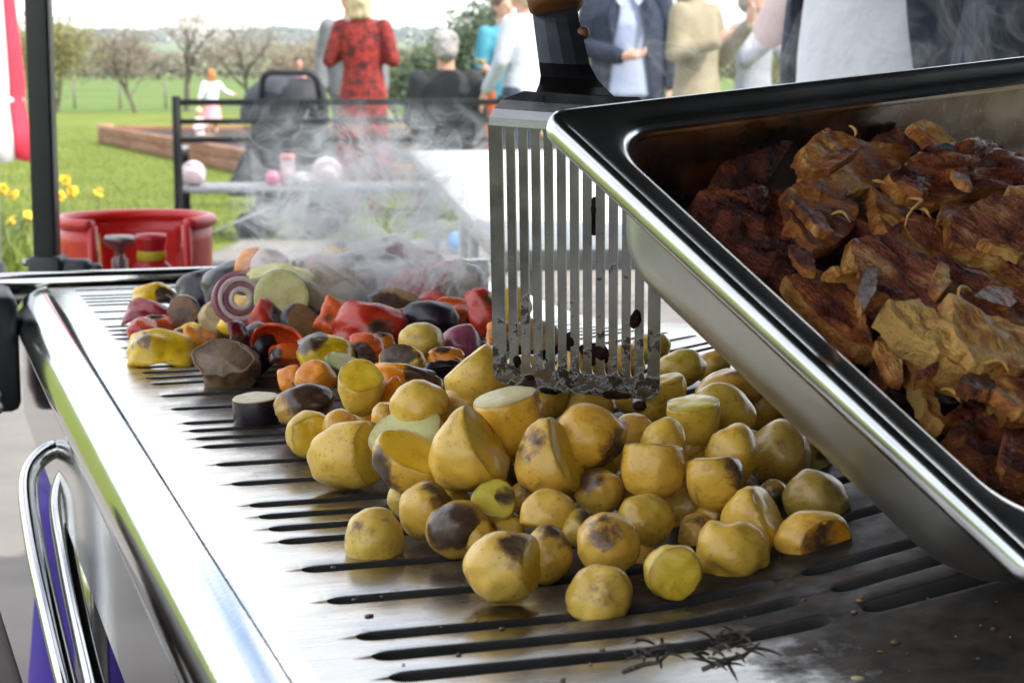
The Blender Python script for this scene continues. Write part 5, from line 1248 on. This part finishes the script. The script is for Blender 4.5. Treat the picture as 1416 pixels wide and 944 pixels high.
# ================================================================ pushchair
M_PRAM = plain('black_pram_fabric', (.008, .009, .012), (.016, .018, .024), 9, .7, bump=(60, .2)); M_PRAMG = plain('slate_pram_hood', (.022, .025, .036), (.036, .040, .055), 7, .75, bump=(30, .3, .004)); M_TYRE = plain('tyre_rubber', (.012, .012, .013), rough=.8)
pc = at(396, 330, 11.6); pram = thing('pushchair', 'black pushchair with slate hood parked behind the bench', 'pushchair', (pc.x, 11.6, 0), R_(-6))
def X_(px): return (px - 396) * 11.6 / F_PX
def Z_(py): return at(396, py, 11.6).z
bm = bmesh.new(); L_ = []
for k in range(13):       # hood: quarter dome, open to the left and front
    a = R_(-10 + 125 * k / 12); row = []
    for j in range(13):
        b = R_(-85 + 170 * j / 12); row.append(bm.verts.new((X_(392) - .21 * math.cos(a) * math.cos(b) * 1.15, .24 * math.sin(b), Z_(160) + .24 * math.sin(a) * (math.cos(b) ** .6))))
    L_.append(row)
for A, B in zip(L_, L_[1:]):
    for j in range(12): bm.faces.new((A[j], A[j + 1], B[j + 1], B[j]))
o = mk('hood', bm, M_PRAMG, pram); o.modifiers.new('t', 'SOLIDIFY').thickness = .012
bm = bmesh.new()
L_ = []
for (py, x0, x1, dy) in ((108, 385, 445, .10), (122, 372, 452, .20), (150, 362, 455, .24), (180, 352, 455, .25), (205, 345, 450, .25), (228, 352, 440, .22), (240, 372, 425, .16)):
    ring = []
    for k in range(20):
        t = 2 * math.pi * k / 20; c, s = math.cos(t), math.sin(t); c = math.copysign(abs(c) ** .7, c); s = math.copysign(abs(s) ** .7, s)
        ring.append(bm.verts.new((X_((x0 + x1) / 2) + X_(396 + (x1 - x0) / 2) * c, dy * s + .02 * noise.noise(Vector((t, py * .05, 0))), Z_(py))))
    L_.append(ring)
for A, B in zip(L_, L_[1:]):
    for k in range(20): bm.faces.new((A[k], A[(k + 1) % 20], B[(k + 1) % 20], B[k]))
bm.faces.new(L_[0]); bm.faces.new(L_[-1][::-1]); bmesh.ops.recalc_face_normals(bm, faces=bm.faces); mk('seat_unit', bm, M_PRAM, pram)
bm = bmesh.new(); tube(bm, bent([(X_(375), -.20, Z_(150)), (X_(382), -.28, Z_(100)), (X_(455), -.30, Z_(101)), (X_(458), -.20, Z_(150))], .02, fil=.07), .019, 10); mk('handle', bm, M_PRAM, pram)
for s in (-.22, .22):
    bm = bmesh.new(); tube(bm, [(X_(440), s, Z_(150)), (X_(400), s, Z_(250)), (X_(342), s, .11)], .014, 8); tube(bm, [(X_(380), s, Z_(215)), (X_(400), s, Z_(262)), (X_(446), s, .14)], .014, 8); mk('frame', bm, M_BLACK, pram)
for (px, s, r) in ((358, -.24, .095), (358, .24, .095), (446, -.26, .13), (446, .26, .13)):
    bm = bmesh.new(); tube(bm, [(X_(px) + r * .82 * math.cos(2 * math.pi * k / 24), s, r + r * .82 * math.sin(2 * math.pi * k / 24)) for k in range(24)], r * .18, 8, closed=True); w = mk('wheel', bm, M_TYRE, pram)
    bm = bmesh.new(); tube(bm, [(X_(px), s - .014, r), (X_(px), s + .014, r)], r * .70, 16); mk('rim', bm, M_PRAMG, w)
bm = bmesh.new(); L_ = []
for (py, x0, x1) in ((205, 356, 372), (222, 348, 378), (250, 334, 384), (266, 332, 386)):
    L_.append([bm.verts.new((X_((x0 + x1) / 2) + X_(396 + (x1 - x0) / 2) * math.cos(2 * math.pi * k / 16), -.30 + .08 * math.sin(2 * math.pi * k / 16), Z_(py))) for k in range(16)])
for A, B in zip(L_, L_[1:]):
    for k in range(16): bm.faces.new((A[k], A[(k + 1) % 16], B[(k + 1) % 16], B[k]))
bm.faces.new(L_[0]); bm.faces.new(L_[-1][::-1]); bmesh.ops.recalc_face_normals(bm, faces=bm.faces); mk('hanging_bag', bm, M_PRAM, pram)
bm = bmesh.new(); box(bm, (X_(400), 0, Z_(282)), (.34, .40, .12), bev=.03); mk('basket', bm, M_PRAM, pram)

# ================================================================ white table
M_WTAB = plain('white_table_top', (.50, .50, .49), (.58, .58, .57), 4, .5); M_ALU = plain('grey_table_edge', (.30, .30, .29), (.38, .38, .37), 12, .45)
t0, t1 = on_z(566, 208, .745), on_z(692, 346, .745)
tv = (t0 - t1); TLn = tv.length; ta = math.atan2(-tv.x, tv.y)
wt = thing('trestle_table', 'long white trestle table with grey edge beyond the griddle', 'table', (t1.x, t1.y, 0), ta)
bm = bmesh.new(); box(bm, (.42, TLn / 2 + .0, .728), (.80, TLn - .04, .030), bev=.004); mk('table_top', bm, M_WTAB, wt)
bm = bmesh.new()
box(bm, (.009, TLn / 2, .728), (.018, TLn, .034), bev=.003); box(bm, (.831, TLn / 2, .728), (.018, TLn, .034), bev=.003); box(bm, (.42, .009, .728), (.80, .018, .034), bev=.003); box(bm, (.42, TLn - .009, .728), (.80, .018, .034), bev=.003); mk('edge_frame', bm, M_ALU, wt)
for x in (.08, .76):
    for y in (.25, TLn * .45, TLn * .55, TLn - .25):
        bm = bmesh.new(); tube(bm, [(x, y, 0.022), (x, y, .712)], .014, 8); mk('leg', bm, M_ALU, wt)

# ================================================================ folded parasol
M_PR, M_PW = plain('red_parasol_cloth', (.55, .018, .04), (.66, .04, .08), 5, .7), plain('white_parasol_cloth', (.74, .71, .72), None, rough=.75)
pb = at(-6, 300, 8.2); par = thing('parasol', 'closed red and white striped parasol beyond the black post', 'parasol', (pb.x, 8.2, 0))
bm = bmesh.new(); tube(bm, [(0, 0, .0), (0, 0, 2.3)], .019, 10); mk('pole', bm, M_ALU, par)
bm = bmesh.new(); lathe(bm, [(0, 0), (.22, 0), (.22, .05), (.19, .07), (.04, .08), (.03, .2), (0, .2)], 24); mk('base', bm, M_BLACK, par)
for k in range(8):
    white = k in (1, 4, 6); bm = bmesh.new(); L_ = []
    for j in range(16):
        t = j / 15; z = .66 + (2.25 - .66) * t; R0 = (.132 * (1 - t) ** .75 + .026) * (1 - .10 * math.exp(-((z - .90) / .05) ** 2)); row = []
        for i in range(7):
            a = 2 * math.pi * (k + i / 6) / 8 - 2.25; f = 1 + .16 * math.sin(math.pi * i / 6) * (1 - t) - .04; row.append(bm.verts.new((R0 * f * math.cos(a), R0 * f * math.sin(a), z - .02 * math.sin(math.pi * i / 6) * (j == 0))))
        L_.append(row)
    for A, B in zip(L_, L_[1:]):
        for i in range(6): bm.faces.new((A[i], A[i + 1], B[i + 1], B[i]))
    o = mk('canopy_gore', bm, M_PW if white else M_PR, par); o.modifiers.new('t', 'SOLIDIFY').thickness = .003
bm = bmesh.new(); lathe(bm, [(.134, .895), (.138, .90), (.138, .912), (.134, .917)], 24); mk('tie_band', bm, M_PW, par)
# ================================================================ people
def cap_(bm, a, b, ra, rb, n=10):
    a, b = Vector(a), Vector(b); d = b - a
    pts, rs = [], []
    u = d.normalized() if d.length > 1e-6 else Vector((0, 0, 1))
    for k in range(4): t = math.pi / 2 * k / 4; pts.append(a - u * ra * math.cos(t)); rs.append(max(ra * math.sin(t), ra * .05))
    pts.append(a); rs.append(ra); pts.append(b); rs.append(rb)
    for k in range(1, 5): t = math.pi / 2 * k / 4; pts.append(b + u * rb * math.sin(t)); rs.append(max(rb * math.cos(t), rb * .05))
    tube(bm, pts, rs, n)
def rings_(bm, L, n=24):
    R0 = [[bm.verts.new((cx + rx * math.cos(2 * math.pi * k / n), cy + ry * math.sin(2 * math.pi * k / n), z)) for k in range(n)] for z, rx, ry, cx, cy in L]
    for A, B in zip(R0, R0[1:]):
        for k in range(n): bm.faces.new((A[k], A[(k + 1) % n], B[(k + 1) % n], B[k]))
    bm.faces.new(R0[0][::-1]); bm.faces.new(R0[-1])
def blob(name, bm, mat, parent, vox=.013, it=4):
    bmesh.ops.recalc_face_normals(bm, faces=bm.faces)
    o = mk(name, bm, mat, parent)
    m = o.modifiers.new('skin', 'REMESH'); m.mode = 'VOXEL'; m.voxel_size = vox; m.use_smooth_shade = True
    s = o.modifiers.new('soft', 'SMOOTH'); s.iterations = it; s.factor = .5
    return o
M_SKIN = plain('skin', (.52, .28, .19), (.60, .34, .24), 8, .5, sss=.1)
M_EYE = plain('eye_dark', (.02, .015, .012), rough=.2); M_LIP = plain('lip', (.42, .12, .11), rough=.5)
def cloth(name, a, b=None, scale=10, bump=.5, rough=.85): return plain(name, a, b or tuple(x * .8 for x in a), scale, rough, bump=(14, bump, .012))
def hand_(bm, w, f, side):
    w, f = Vector(w), Vector(f).normalized(); pl = w + f * .045
    cap_(bm, w, w + f * .075, .026, .032, 8)
    s = f.orthogonal().normalized(); c = f.cross(s)
    for k, ln in enumerate((.062, .072, .066, .052)):
        o = s * (.030 - .020 * k); p = w + f * .095 + o; q = p + f * ln * .55; cap_(bm, p, q, .0095, .009, 6); cap_(bm, q, q + (f * .6 + c * .5).normalized() * ln * .5, .009, .0075, 6)
    cap_(bm, w + f * .03 + s * .03, w + f * .075 + s * .058, .011, .009, 6)
def person(name, label, pos, rot, h, skinm, hair, top, bottom, arms, male=False, hem=None, seat=False, sleeve=1.0, shoes=None, group=None, openj=None, hairlen=0.0, lean=0.0, face=True):
    root = thing(name, label, 'person', pos, rot, group); k_ = h / 1.70
    root.scale = (k_,) * 3
    W = 1.12 if male else 1.0
    hipz = .46 if seat else .90; up = hipz - .90            # seated: the whole upper body sinks with the hips
    def Z(z): return z + up
    bm = bmesh.new()
    # head with jaw, nose and ears, neck, trunk
    ell(bm, (0, .005, Z(1.595)), (.074, .094, .108), 3); ell(bm, (0, -.028, Z(1.545)), (.056, .062, .066), 3); ell(bm, (0, -.098, Z(1.575)), (.012, .018, .022), 2)
    for s in (-1, 1): ell(bm, (s * .076, .012, Z(1.58)), (.012, .022, .032), 2)
    cap_(bm, (0, .012, Z(1.40)), (0, .006, Z(1.53)), .058 * W, .052 * W)
    rings_(bm, [(Z(.86), .14 * W, .10, 0, 0), (Z(1.05), .125 * W, .085, 0, 0), (Z(1.25), .14 * W, .095, 0, 0), (Z(1.38), .15 * W, .07, 0, .01), (Z(1.43), .06, .05, 0, .01)])
    legs = []
    for s in (-1, 1):
        hip = Vector((s * .085, 0, hipz)); 
        if seat: kn, an = Vector((s * .10, -.44, .47)), Vector((s * .10, -.42, .09))
        else: kn, an = Vector((s * .085, -.015, .49)), Vector((s * .08, .02, .09))
        legs.append((hip, kn, an)); cap_(bm, hip, kn, .078, .052); cap_(bm, kn, an, .050, .034); cap_(bm, (an.x, an.y + .03, .035), (an.x + s * .015, an.y - .14, .028), .035, .030)
    sh = []
    for s, (el, wr, fd) in zip((-1, 1), arms):
        a = Vector((s * .165 * W, .01, Z(1.375))); el = Vector(el) + Vector((0, 0, up)); wr = Vector(wr) + Vector((0, 0, up)); sh.append((a, el, wr))
        cap_(bm, a, el, .046, .038); cap_(bm, el, wr, .037, .025); hand_(bm, wr, fd, s)
    blob('body', bm, skinm, root, .011, 2)
    if face:
        for s in (-1, 1):
            bm = bmesh.new(); ell(bm, (s * .030, -.080, Z(1.598)), (.013, .008, .008), 2); mk('eye', bm, M_EYE, root)
        bm = bmesh.new(); ell(bm, (0, -.088, Z(1.528)), (.024, .006, .008), 2); mk('mouth', bm, M_LIP, root)
    # hair
    hm = hair; bm = bmesh.new(); ell(bm, (0, .022, Z(1.620)), (.086, .102, .100), 3); ell(bm, (0, .055, Z(1.575)), (.080, .072, .085), 3)
    if hairlen:
        for s in (-1, 0, 1): cap_(bm, (s * .045, .06, Z(1.58)), (s * .055, .075, Z(1.58 - hairlen)), .055, .032)
    for q in range(14):
        a = q * 2.4; ell(bm, (.06 * math.cos(a), .04 + .06 * math.sin(a), Z(1.60 + .06 * math.sin(q * 1.7))), (.034, .034, .034), 2)
    for v in bm.verts: v.co += v.normal * 0
    blob('hair', bm, hm, root, .012, 2)
    # top
    if top:
        bm = bmesh.new(); f = 1.0
        rings_(bm, [(Z(.82), .172 * W, .125, 0, 0), (Z(.95), .168 * W, .122, 0, 0), (Z(1.08), .148 * W, .112, 0, 0), (Z(1.24), .165 * W, .122, 0, 0), (Z(1.36), .168 * W, .094, 0, .01), (Z(1.41), .125 * W, .076, 0, .012), (Z(1.445), .070 * W, .064, 0, .012)])
        if not openj:
            for a, el, wr in sh:
                cap_(bm, a, el, .066 * W, .056 * W)
                if sleeve > .5: cap_(bm, el, el.lerp(wr, (sleeve - .5) * 2), .056 * W, .044 * W)
        tp = blob('top' if not openj else 'shirt', bm, top, root, .013, 4)
        if openj:
            jm, gap = openj; n = 40; bm = bmesh.new(); L_ = []
            for z, rx, ry, g in ((.74, .205, .150, gap * 1.25), (.90, .20, .146, gap), (1.05, .182, .138, gap * .9), (1.22, .196, .142, gap * .85), (1.33, .20, .116, gap * .8), (1.40, .16, .094, gap * .75), (1.45, .088, .080, gap * .6)):
                row = []
                for q in range(n + 1):
                    t = -math.pi / 2 + g / 2 + (2 * math.pi - g) * q / n
                    row.append(bm.verts.new((rx * W * math.cos(t) * (1 + .012 * math.sin(q * 1.9 + z * 9)), ry * math.sin(t) * (1 + .012 * math.sin(q * 2.3 + z * 7)) + .005, Z(z))))
                L_.append(row)
            for A, B in zip(L_, L_[1:]):
                for q in range(n): bm.faces.new((A[q], A[q + 1], B[q + 1], B[q]))
            j = mk('jacket', bm, jm, root); sd = j.modifiers.new('t', 'SOLIDIFY'); sd.thickness = .010; sb = j.modifiers.new('s', 'SUBSURF'); sb.levels = sb.render_levels = 1
            for a, el, wr in sh:
                bm = bmesh.new(); cap_(bm, a, el, .074 * W, .060 * W); cap_(bm, el, el.lerp(wr, .92), .060 * W, .048 * W); blob('sleeve', bm, jm, j, .014, 4)
            for s in (-1, 1):
                bm = bmesh.new(); q0 = [(s * .050, -.085, 1.43), (s * .115, -.125, 1.30), (s * .085, -.146, 1.12), (s * .050, -.120, 1.30)]
                bm.faces.new([bm.verts.new((x * W, y, Z(z))) for x, y, z in q0]); lp = mk('lapel', bm, jm, j, False); lp.modifiers.new('t', 'SOLIDIFY').thickness = .008
                cb = bmesh.new(); cb.faces.new([cb.verts.new((x * W, y, Z(z))) for x, y, z in ((s * .008, -.080, 1.40), (s * .070, -.075, 1.455), (s * .075, -.098, 1.38), (s * .045, -.118, 1.34))]); cl_ = mk('collar', cb, top, tp, False); cl_.modifiers.new('t', 'SOLIDIFY').thickness = .006
    # bottom
    kind, bmat = bottom; bm = bmesh.new()
    if kind == 'trousers':
        for hip, kn, an in legs: cap_(bm, hip, kn, .098, .070); cap_(bm, kn, an + Vector((0, 0, .02)), .068, .052)
        rings_(bm, [(Z(.84), .165 * W, .120, 0, 0), (Z(.92), .160 * W, .115, 0, 0), (Z(1.0), .145 * W, .108, 0, 0)])
    else:
        hz = hem; rings_(bm, [(hz, .23, .19, 0, 0), (hz + .05, .225, .185, 0, 0), ((hz + Z(.95)) / 2, .195, .150, 0, 0), (Z(.90), .178, .132, 0, 0), (Z(1.02), .155, .115, 0, 0)])
        for q, v in enumerate(bm.verts):
            t = max(0, (Z(.95) - v.co.z) / .7); a = math.atan2(v.co.y, v.co.x); v.co.x *= 1 + .08 * t * math.sin(a * 7); v.co.y *= 1 + .08 * t * math.sin(a * 7)
    blob('trousers' if kind == 'trousers' else 'skirt', bm, bmat, root, .013, 3)
    for (hip, kn, an), s in zip(legs, (-1, 1)):
        bm = bmesh.new(); cap_(bm, (an.x, an.y + .03, .040), (an.x + s * .015, an.y - .15, .034), .042, .036); vs = bm.verts
        for v in vs: v.co.z = max(v.co.z, .002)
        mk('shoe', bm, shoes or M_BLACK, root)
    return root
DOWN = [((-.235, .03, 1.12), (-.25, -.03, .89), (0, -.1, -1)), ((.235, .03, 1.12), (.25, -.03, .89), (0, -.1, -1))]
FOLD = [((-.235, .02, 1.13), (-.10, -.19, 1.17), (.6, -.5, .3)), ((.250, .02, 1.13), (.12, -.20, 1.24), (-.3, -.5, .6))]
def G(px, d): p = at(px, 200, d); return (p.x, d, 0)
M_BLOND = plain('blond_hair', (.50, .38, .22), (.68, .57, .40), 30, .6, sc3=(1, 1, .2), bump=(60, .6, .01)); M_GREYH = plain('grey_hair', (.22, .21, .20), (.40, .385, .37), 40, .7, bump=(80, .7, .01))
M_BROWNH = plain('brown_hair', (.065, .032, .018), (.13, .07, .04), 30, .5, bump=(60, .6, .01)); M_DARKH = plain('dark_hair', (.015, .012, .011), (.035, .028, .024), 30, .5, bump=(60, .6, .01)); M_GINGER = plain('ginger_hair', (.36, .13, .035), (.50, .22, .07), 30, .6, bump=(60, .6, .01))
M_REDDR = NT('red_black_print_dress'); M_REDDR.set(Base_Color=M_REDDR.ramp(M_REDDR.noise(16, 7, .7, dist=1.2), [(.40, (.022, .004, .005)), (.50, (.19, .012, .010)), (.60, (.36, .026, .016))]), Roughness=.8); M_REDDR.bump(M_REDDR.noise(14, 3), .5, .012); M_REDDR = M_REDDR.m
M_NAVY = cloth('navy_wool', (.008, .014, .034), (.013, .022, .050)); M_CHAR = cloth('charcoal_suit', (.018, .019, .023), (.030, .032, .037)); M_GREYS = cloth('grey_suit', (.13, .135, .15), (.18, .185, .20))
M_SHIRTB = cloth('pale_blue_shirt', (.34, .40, .56), (.40, .46, .60), 6, .7); M_SHIRTW = cloth('white_shirt', (.66, .66, .76), (.74, .74, .80), 5, .9); M_WHITEC = cloth('white_cardigan', (.42, .46, .54), (.50, .54, .60), 8, .8)
M_BEIGE = cloth('beige_coat', (.22, .185, .115), (.29, .25, .165), 7, .7); M_LILAC = cloth('pale_grey_coat', (.26, .27, .31), (.34, .35, .39), 7, .8); M_PINKB = cloth('dusty_pink_blouse', (.46, .33, .34), (.56, .43, .43), 8, .7); M_TURQ = cloth('turquoise_top', (.03, .20, .28), (.06, .27, .36), 8); M_ORAN = cloth('orange_cloth', (.72, .14, .03)); M_PINKS = cloth('pink_skirt', (.68, .30, .34), (.76, .40, .43)); M_TULLE = cloth('pale_pink_tulle', (.70, .54, .56), (.78, .66, .66)); M_JEAN = cloth('dark_jeans', (.03, .04, .07), (.05, .065, .10)); M_TAN = plain('tan_leather', (.30, .16, .08), rough=.5); M_LAVEND = cloth('plum_top', (.22, .10, .16))
person('person', 'woman in long red and black print dress standing with her back turned', G(503, 13.9), math.pi - .15, 1.66, M_SKIN, M_BLOND, M_REDDR, ('skirt', M_REDDR), FOLD, hem=.22, sleeve=.85, hairlen=.12, shoes=M_TAN)
person('person', 'grey-suited man mostly hidden behind the woman in the red dress', G(488, 15.2), .1, 1.70, M_SKIN, M_DARKH, M_GREYS, ('trousers', M_GREYS), DOWN, male=True)
sm_ = person('person', 'grey-haired man in dark suit sitting with his back turned', (G(617, 13.4)[0], 13.4, .0), math.pi + .08, 1.76, M_SKIN, M_GREYH, M_CHAR, ('trousers', M_CHAR), [((-.235, -.03, 1.12), (-.16, -.28, .98), (.4, -.8, 0)), ((.235, -.03, 1.12), (.16, -.28, .98), (-.4, -.8, 0))], male=True, seat=True)
st = thing('wooden_stool', 'low timber stool under the seated grey-haired man', 'stool', (sm_.location.x, 13.4, 0))
bm = bmesh.new(); box(bm, (0, 0, .362), (.46, .40, .035), bev=.006); mk('seat', bm, M_WOOD, st)
for x in (-.19, .19):
    for y in (-.16, .16): bm = bmesh.new(); box(bm, (x, y, .172), (.04, .04, .344)); mk('leg', bm, M_WOOD, st, False)
person('person', 'blonde woman in white jacket leaning a hand toward the table', G(722, 13.0), -2.2, 1.66, M_SKIN, M_BLOND, M_WHITEC, ('trousers', M_JEAN), [((-.225, .02, 1.12), (-.22, -.12, .90), (0, -.3, -1)), ((.225, -.02, 1.12), (.215, -.16, .91), (.0, -.35, -1))], sleeve=.95)
tq = person('person', 'person in turquoise and orange holding up a wine glass', G(697, 14.6), .5, 1.62, M_SKIN, M_BROWNH, M_TURQ, ('trousers', M_ORAN), [((-.23, -.02, 1.13), (-.17, -.20, 1.03), (-.2, -.5, .5)), ((.23, .03, 1.12), (.24, -.03, .89), (0, -.1, -1))], sleeve=.5)
gl_ = at(665, 108, 14.3); wg = thing('wine_glass', 'stemmed glass of white wine held beside the woman in white', 'glass', (gl_.x, 14.3, gl_.z))
M_GLASS = glassy('wine_glass', (.95, .95, .95), .02, 1.0, 1.08)
bm = bmesh.new(); lathe(bm, [(0, -.01), (.034, -.012), (.034, -.008), (.006, -.002), (.005, .07), (.02, .085), (.046, .115), (.052, .15), (.047, .185), (.044, .20), (.043, .20), (.046, .185), (.050, .15), (.044, .117), (0, .09)], 24); mk('bowl', bm, M_GLASS, wg)
bm = bmesh.new(); lathe(bm, [(0, .093), (.040, .118), (.0465, .138), (0, .138)], 24); mk('wine', bm, plain('white_wine', (.70, .52, .25), rough=.1), wg)
M_TR = cloth('stone_chinos', (.10, .11, .14))
person('person', 'man in open navy jacket and pale blue shirt facing us', G(866, 11.7), .06, 1.80, M_SKIN, M_BROWNH, M_SHIRTB, ('trousers', M_TR), [((-.265, .03, 1.12), (-.06, -.20, 1.05), (.7, -.3, .1)), ((.265, .03, 1.12), (.26, -.04, .88), (0, -.1, -1))], male=True, openj=(M_NAVY, 1.05))
person('person', 'long brown-haired woman in beige coat turned to the side', G(962, 11.0), .9, 1.68, M_SKIN, M_BROWNH, M_BEIGE, ('skirt', M_BEIGE), [((-.235, .0, 1.14), (-.12, -.20, 1.20), (.4, -.5, .5)), ((.25, -.02, 1.12), (.20, -.22, 1.30), (-.2, -.4, .8))], hem=.5, hairlen=.28)
person('person', 'person in pale grey coat reaching an arm out', G(1040, 12.6), .9, 1.60, M_SKIN, M_GREYH, M_LILAC, ('trousers', M_LILAC), [((-.22, -.06, 1.16), (-.15, -.24, 1.30), (.2, -.5, .6)), ((.25, -.10, 1.20), (.26, -.34, 1.27), (.1, -1, .1))])
person('person', 'person in dusty pink blouse with one elbow bent outward', G(1205, 5.2), .0, 1.66, M_SKIN, M_BROWNH, M_PINKB, ('trousers', M_JEAN), [((-.29, -.02, 1.17), (-.19, -.20, 1.34), (.5, -.3, .6)), ((.235, .03, 1.12), (.25, -.03, .89), (0, -.1, -1))])
person('person', 'man in white shirt and open dark jacket standing close behind the tray', G(1238, 3.0), -1.2, 1.90, M_SKIN, M_DARKH, M_SHIRTW, ('trousers', M_NAVY), [((-.275, .06, 1.14), (-.28, .02, .90), (0, -.1, -1)), ((.265, .03, 1.12), (.26, -.04, .88), (0, -.1, -1))], male=True, openj=(M_NAVY, 1.75))
child = lambda *a, **k: person(*a, **k)
child('person', 'small ginger-haired girl in white top and pink skirt reaching sideways', G(294, 26.2), math.pi + .4, 1.05, M_SKIN, M_GINGER, M_SHIRTW, ('skirt', M_PINKS), [((-.30, -.06, 1.22), (-.50, -.14, 1.14), (-.8, -.2, -.1)), ((.25, .03, 1.14), (.30, .0, .95), (0, -.1, -1))], hem=.52, hairlen=.14)
child('person', 'toddler in pale pink frilled dress crouching by the raised bed', (G(277, 25.0)[0], 25.0, -.05), 1.2, .80, M_SKIN, M_BLOND, M_TULLE, ('skirt', M_TULLE), FOLD, hem=.15, seat=True)
child('person', 'dark-haired child in plum top far beyond the pushchair', G(415, 27), .2, 1.22, M_SKIN, M_DARKH, M_LAVEND, ('trousers', M_JEAN), FOLD)

# ================================================================ smoke
def smoke_mat(name, dens, scale, cx, cz, seed, soft=.5):
    m = bpy.data.materials.new(name); m.use_nodes = True; t = m.node_tree; n, l = t.nodes, t.links
    for x in list(n): n.remove(x)
    out = n.new('ShaderNodeOutputMaterial'); pv_ = n.new('ShaderNodeVolumePrincipled'); pv_.inputs['Color'].default_value = (.98, .985, 1, 1); pv_.inputs['Anisotropy'].default_value = .6
    tc_ = n.new('ShaderNodeTexCoord'); l.new(pv_.outputs[0], out.inputs['Volume'])
    def mth(op, a, b=0., clamp=False):
        q = n.new('ShaderNodeMath'); q.operation = op; q.use_clamp = clamp
        for i, v in enumerate((a, b)):
            if hasattr(v, 'links'): l.new(v, q.inputs[i])
            else: q.inputs[i].default_value = v
        return q.outputs[0]
    ofs = n.new('ShaderNodeVectorMath'); ofs.operation = 'ADD'; ofs.inputs[1].default_value = (seed, seed * .7, seed * 1.9); l.new(tc_.outputs['Object'], ofs.inputs[0])
    n1 = n.new('ShaderNodeTexNoise'); n1.inputs['Scale'].default_value = scale * .55; n1.inputs['Detail'].default_value = 2; l.new(ofs.outputs[0], n1.inputs['Vector'])
    sc = n.new('ShaderNodeVectorMath'); sc.operation = 'SCALE'; sc.inputs['Scale'].default_value = .34; l.new(n1.outputs['Color'], sc.inputs[0])
    ad = n.new('ShaderNodeVectorMath'); ad.operation = 'ADD'; l.new(ofs.outputs[0], ad.inputs[0]); l.new(sc.outputs[0], ad.inputs[1])
    n2 = n.new('ShaderNodeTexNoise'); n2.inputs['Scale'].default_value = scale; n2.inputs['Detail'].default_value = 3.5; n2.inputs['Roughness'].default_value = .5; n2.inputs['Distortion'].default_value = .7; l.new(ad.outputs[0], n2.inputs['Vector'])
    wisp = mth('POWER', mth('SUBTRACT', 1., mth('MULTIPLY', mth('ABSOLUTE', mth('SUBTRACT', n2.outputs['Fac'], .5)), 16.0), True), 1.5)
    n3 = n.new('ShaderNodeTexNoise'); n3.inputs['Scale'].default_value = scale * .8; n3.inputs['Detail'].default_value = 3; l.new(ad.outputs[0], n3.inputs['Vector'])
    sp = n.new('ShaderNodeSeparateXYZ'); l.new(tc_.outputs['Generated'], sp.inputs[0])
    body = mth('MULTIPLY', mth('MULTIPLY', mth('SUBTRACT', n3.outputs['Fac'], .47, True), soft * .8), mth('POWER', mth('SUBTRACT', 1.05, sp.outputs[2]), 2.5))
    def edge(o, a, b):       # fades to nothing before the sides of its box
        return mth('MULTIPLY', mth('DIVIDE', o, a, True), mth('DIVIDE', mth('SUBTRACT', 1., o), b, True))
    f = mth('MULTIPLY', edge(sp.outputs[0], .38, .38), mth('MULTIPLY', edge(sp.outputs[1], .35, .35), edge(sp.outputs[2], .35, .5)))
    l.new(mth('MULTIPLY', mth('MULTIPLY', mth('ADD', wisp, body), f), dens), pv_.inputs['Density'])
    return m
def smoke(label, c, s, mat):
    bm = bmesh.new(); box(bm, (0, 0, 0), s); o = mk('smoke', bm, mat, None, False, c); tag(o, label, 'smoke', kind='stuff'); return o
smoke('wispy pale smoke curling up from the hot vegetables', at(520, 296, 1.62), (.26, .10, .20), smoke_mat('vegetable_smoke', 120., 19., 0, 0, 2.0))
smoke('thin steam drifting above the tray of pork', at(1110, 70, 1.22), (.42, .09, .19), smoke_mat('meat_steam', 10., 17., 0, 0, 5.0, .2))

# ================================================================ air
hm = bpy.data.materials.new('haze_air'); hm.use_nodes = True
for n_ in list(hm.node_tree.nodes): hm.node_tree.nodes.remove(n_)
ho = hm.node_tree.nodes.new('ShaderNodeOutputMaterial'); hv = hm.node_tree.nodes.new('ShaderNodeVolumePrincipled')
hv.inputs['Color'].default_value = (.86, .91, 1, 1); hv.inputs['Density'].default_value = .00030; hv.inputs['Anisotropy'].default_value = .2
hm.node_tree.links.new(hv.outputs[0], ho.inputs['Volume'])
bm = bmesh.new(); box(bm, (0, 970, 22), (3040, 2100, 50)); tag(mk('haze', bm, hm, None, False), 'thin pale air haze over the fields', 'haze', kind='stuff')
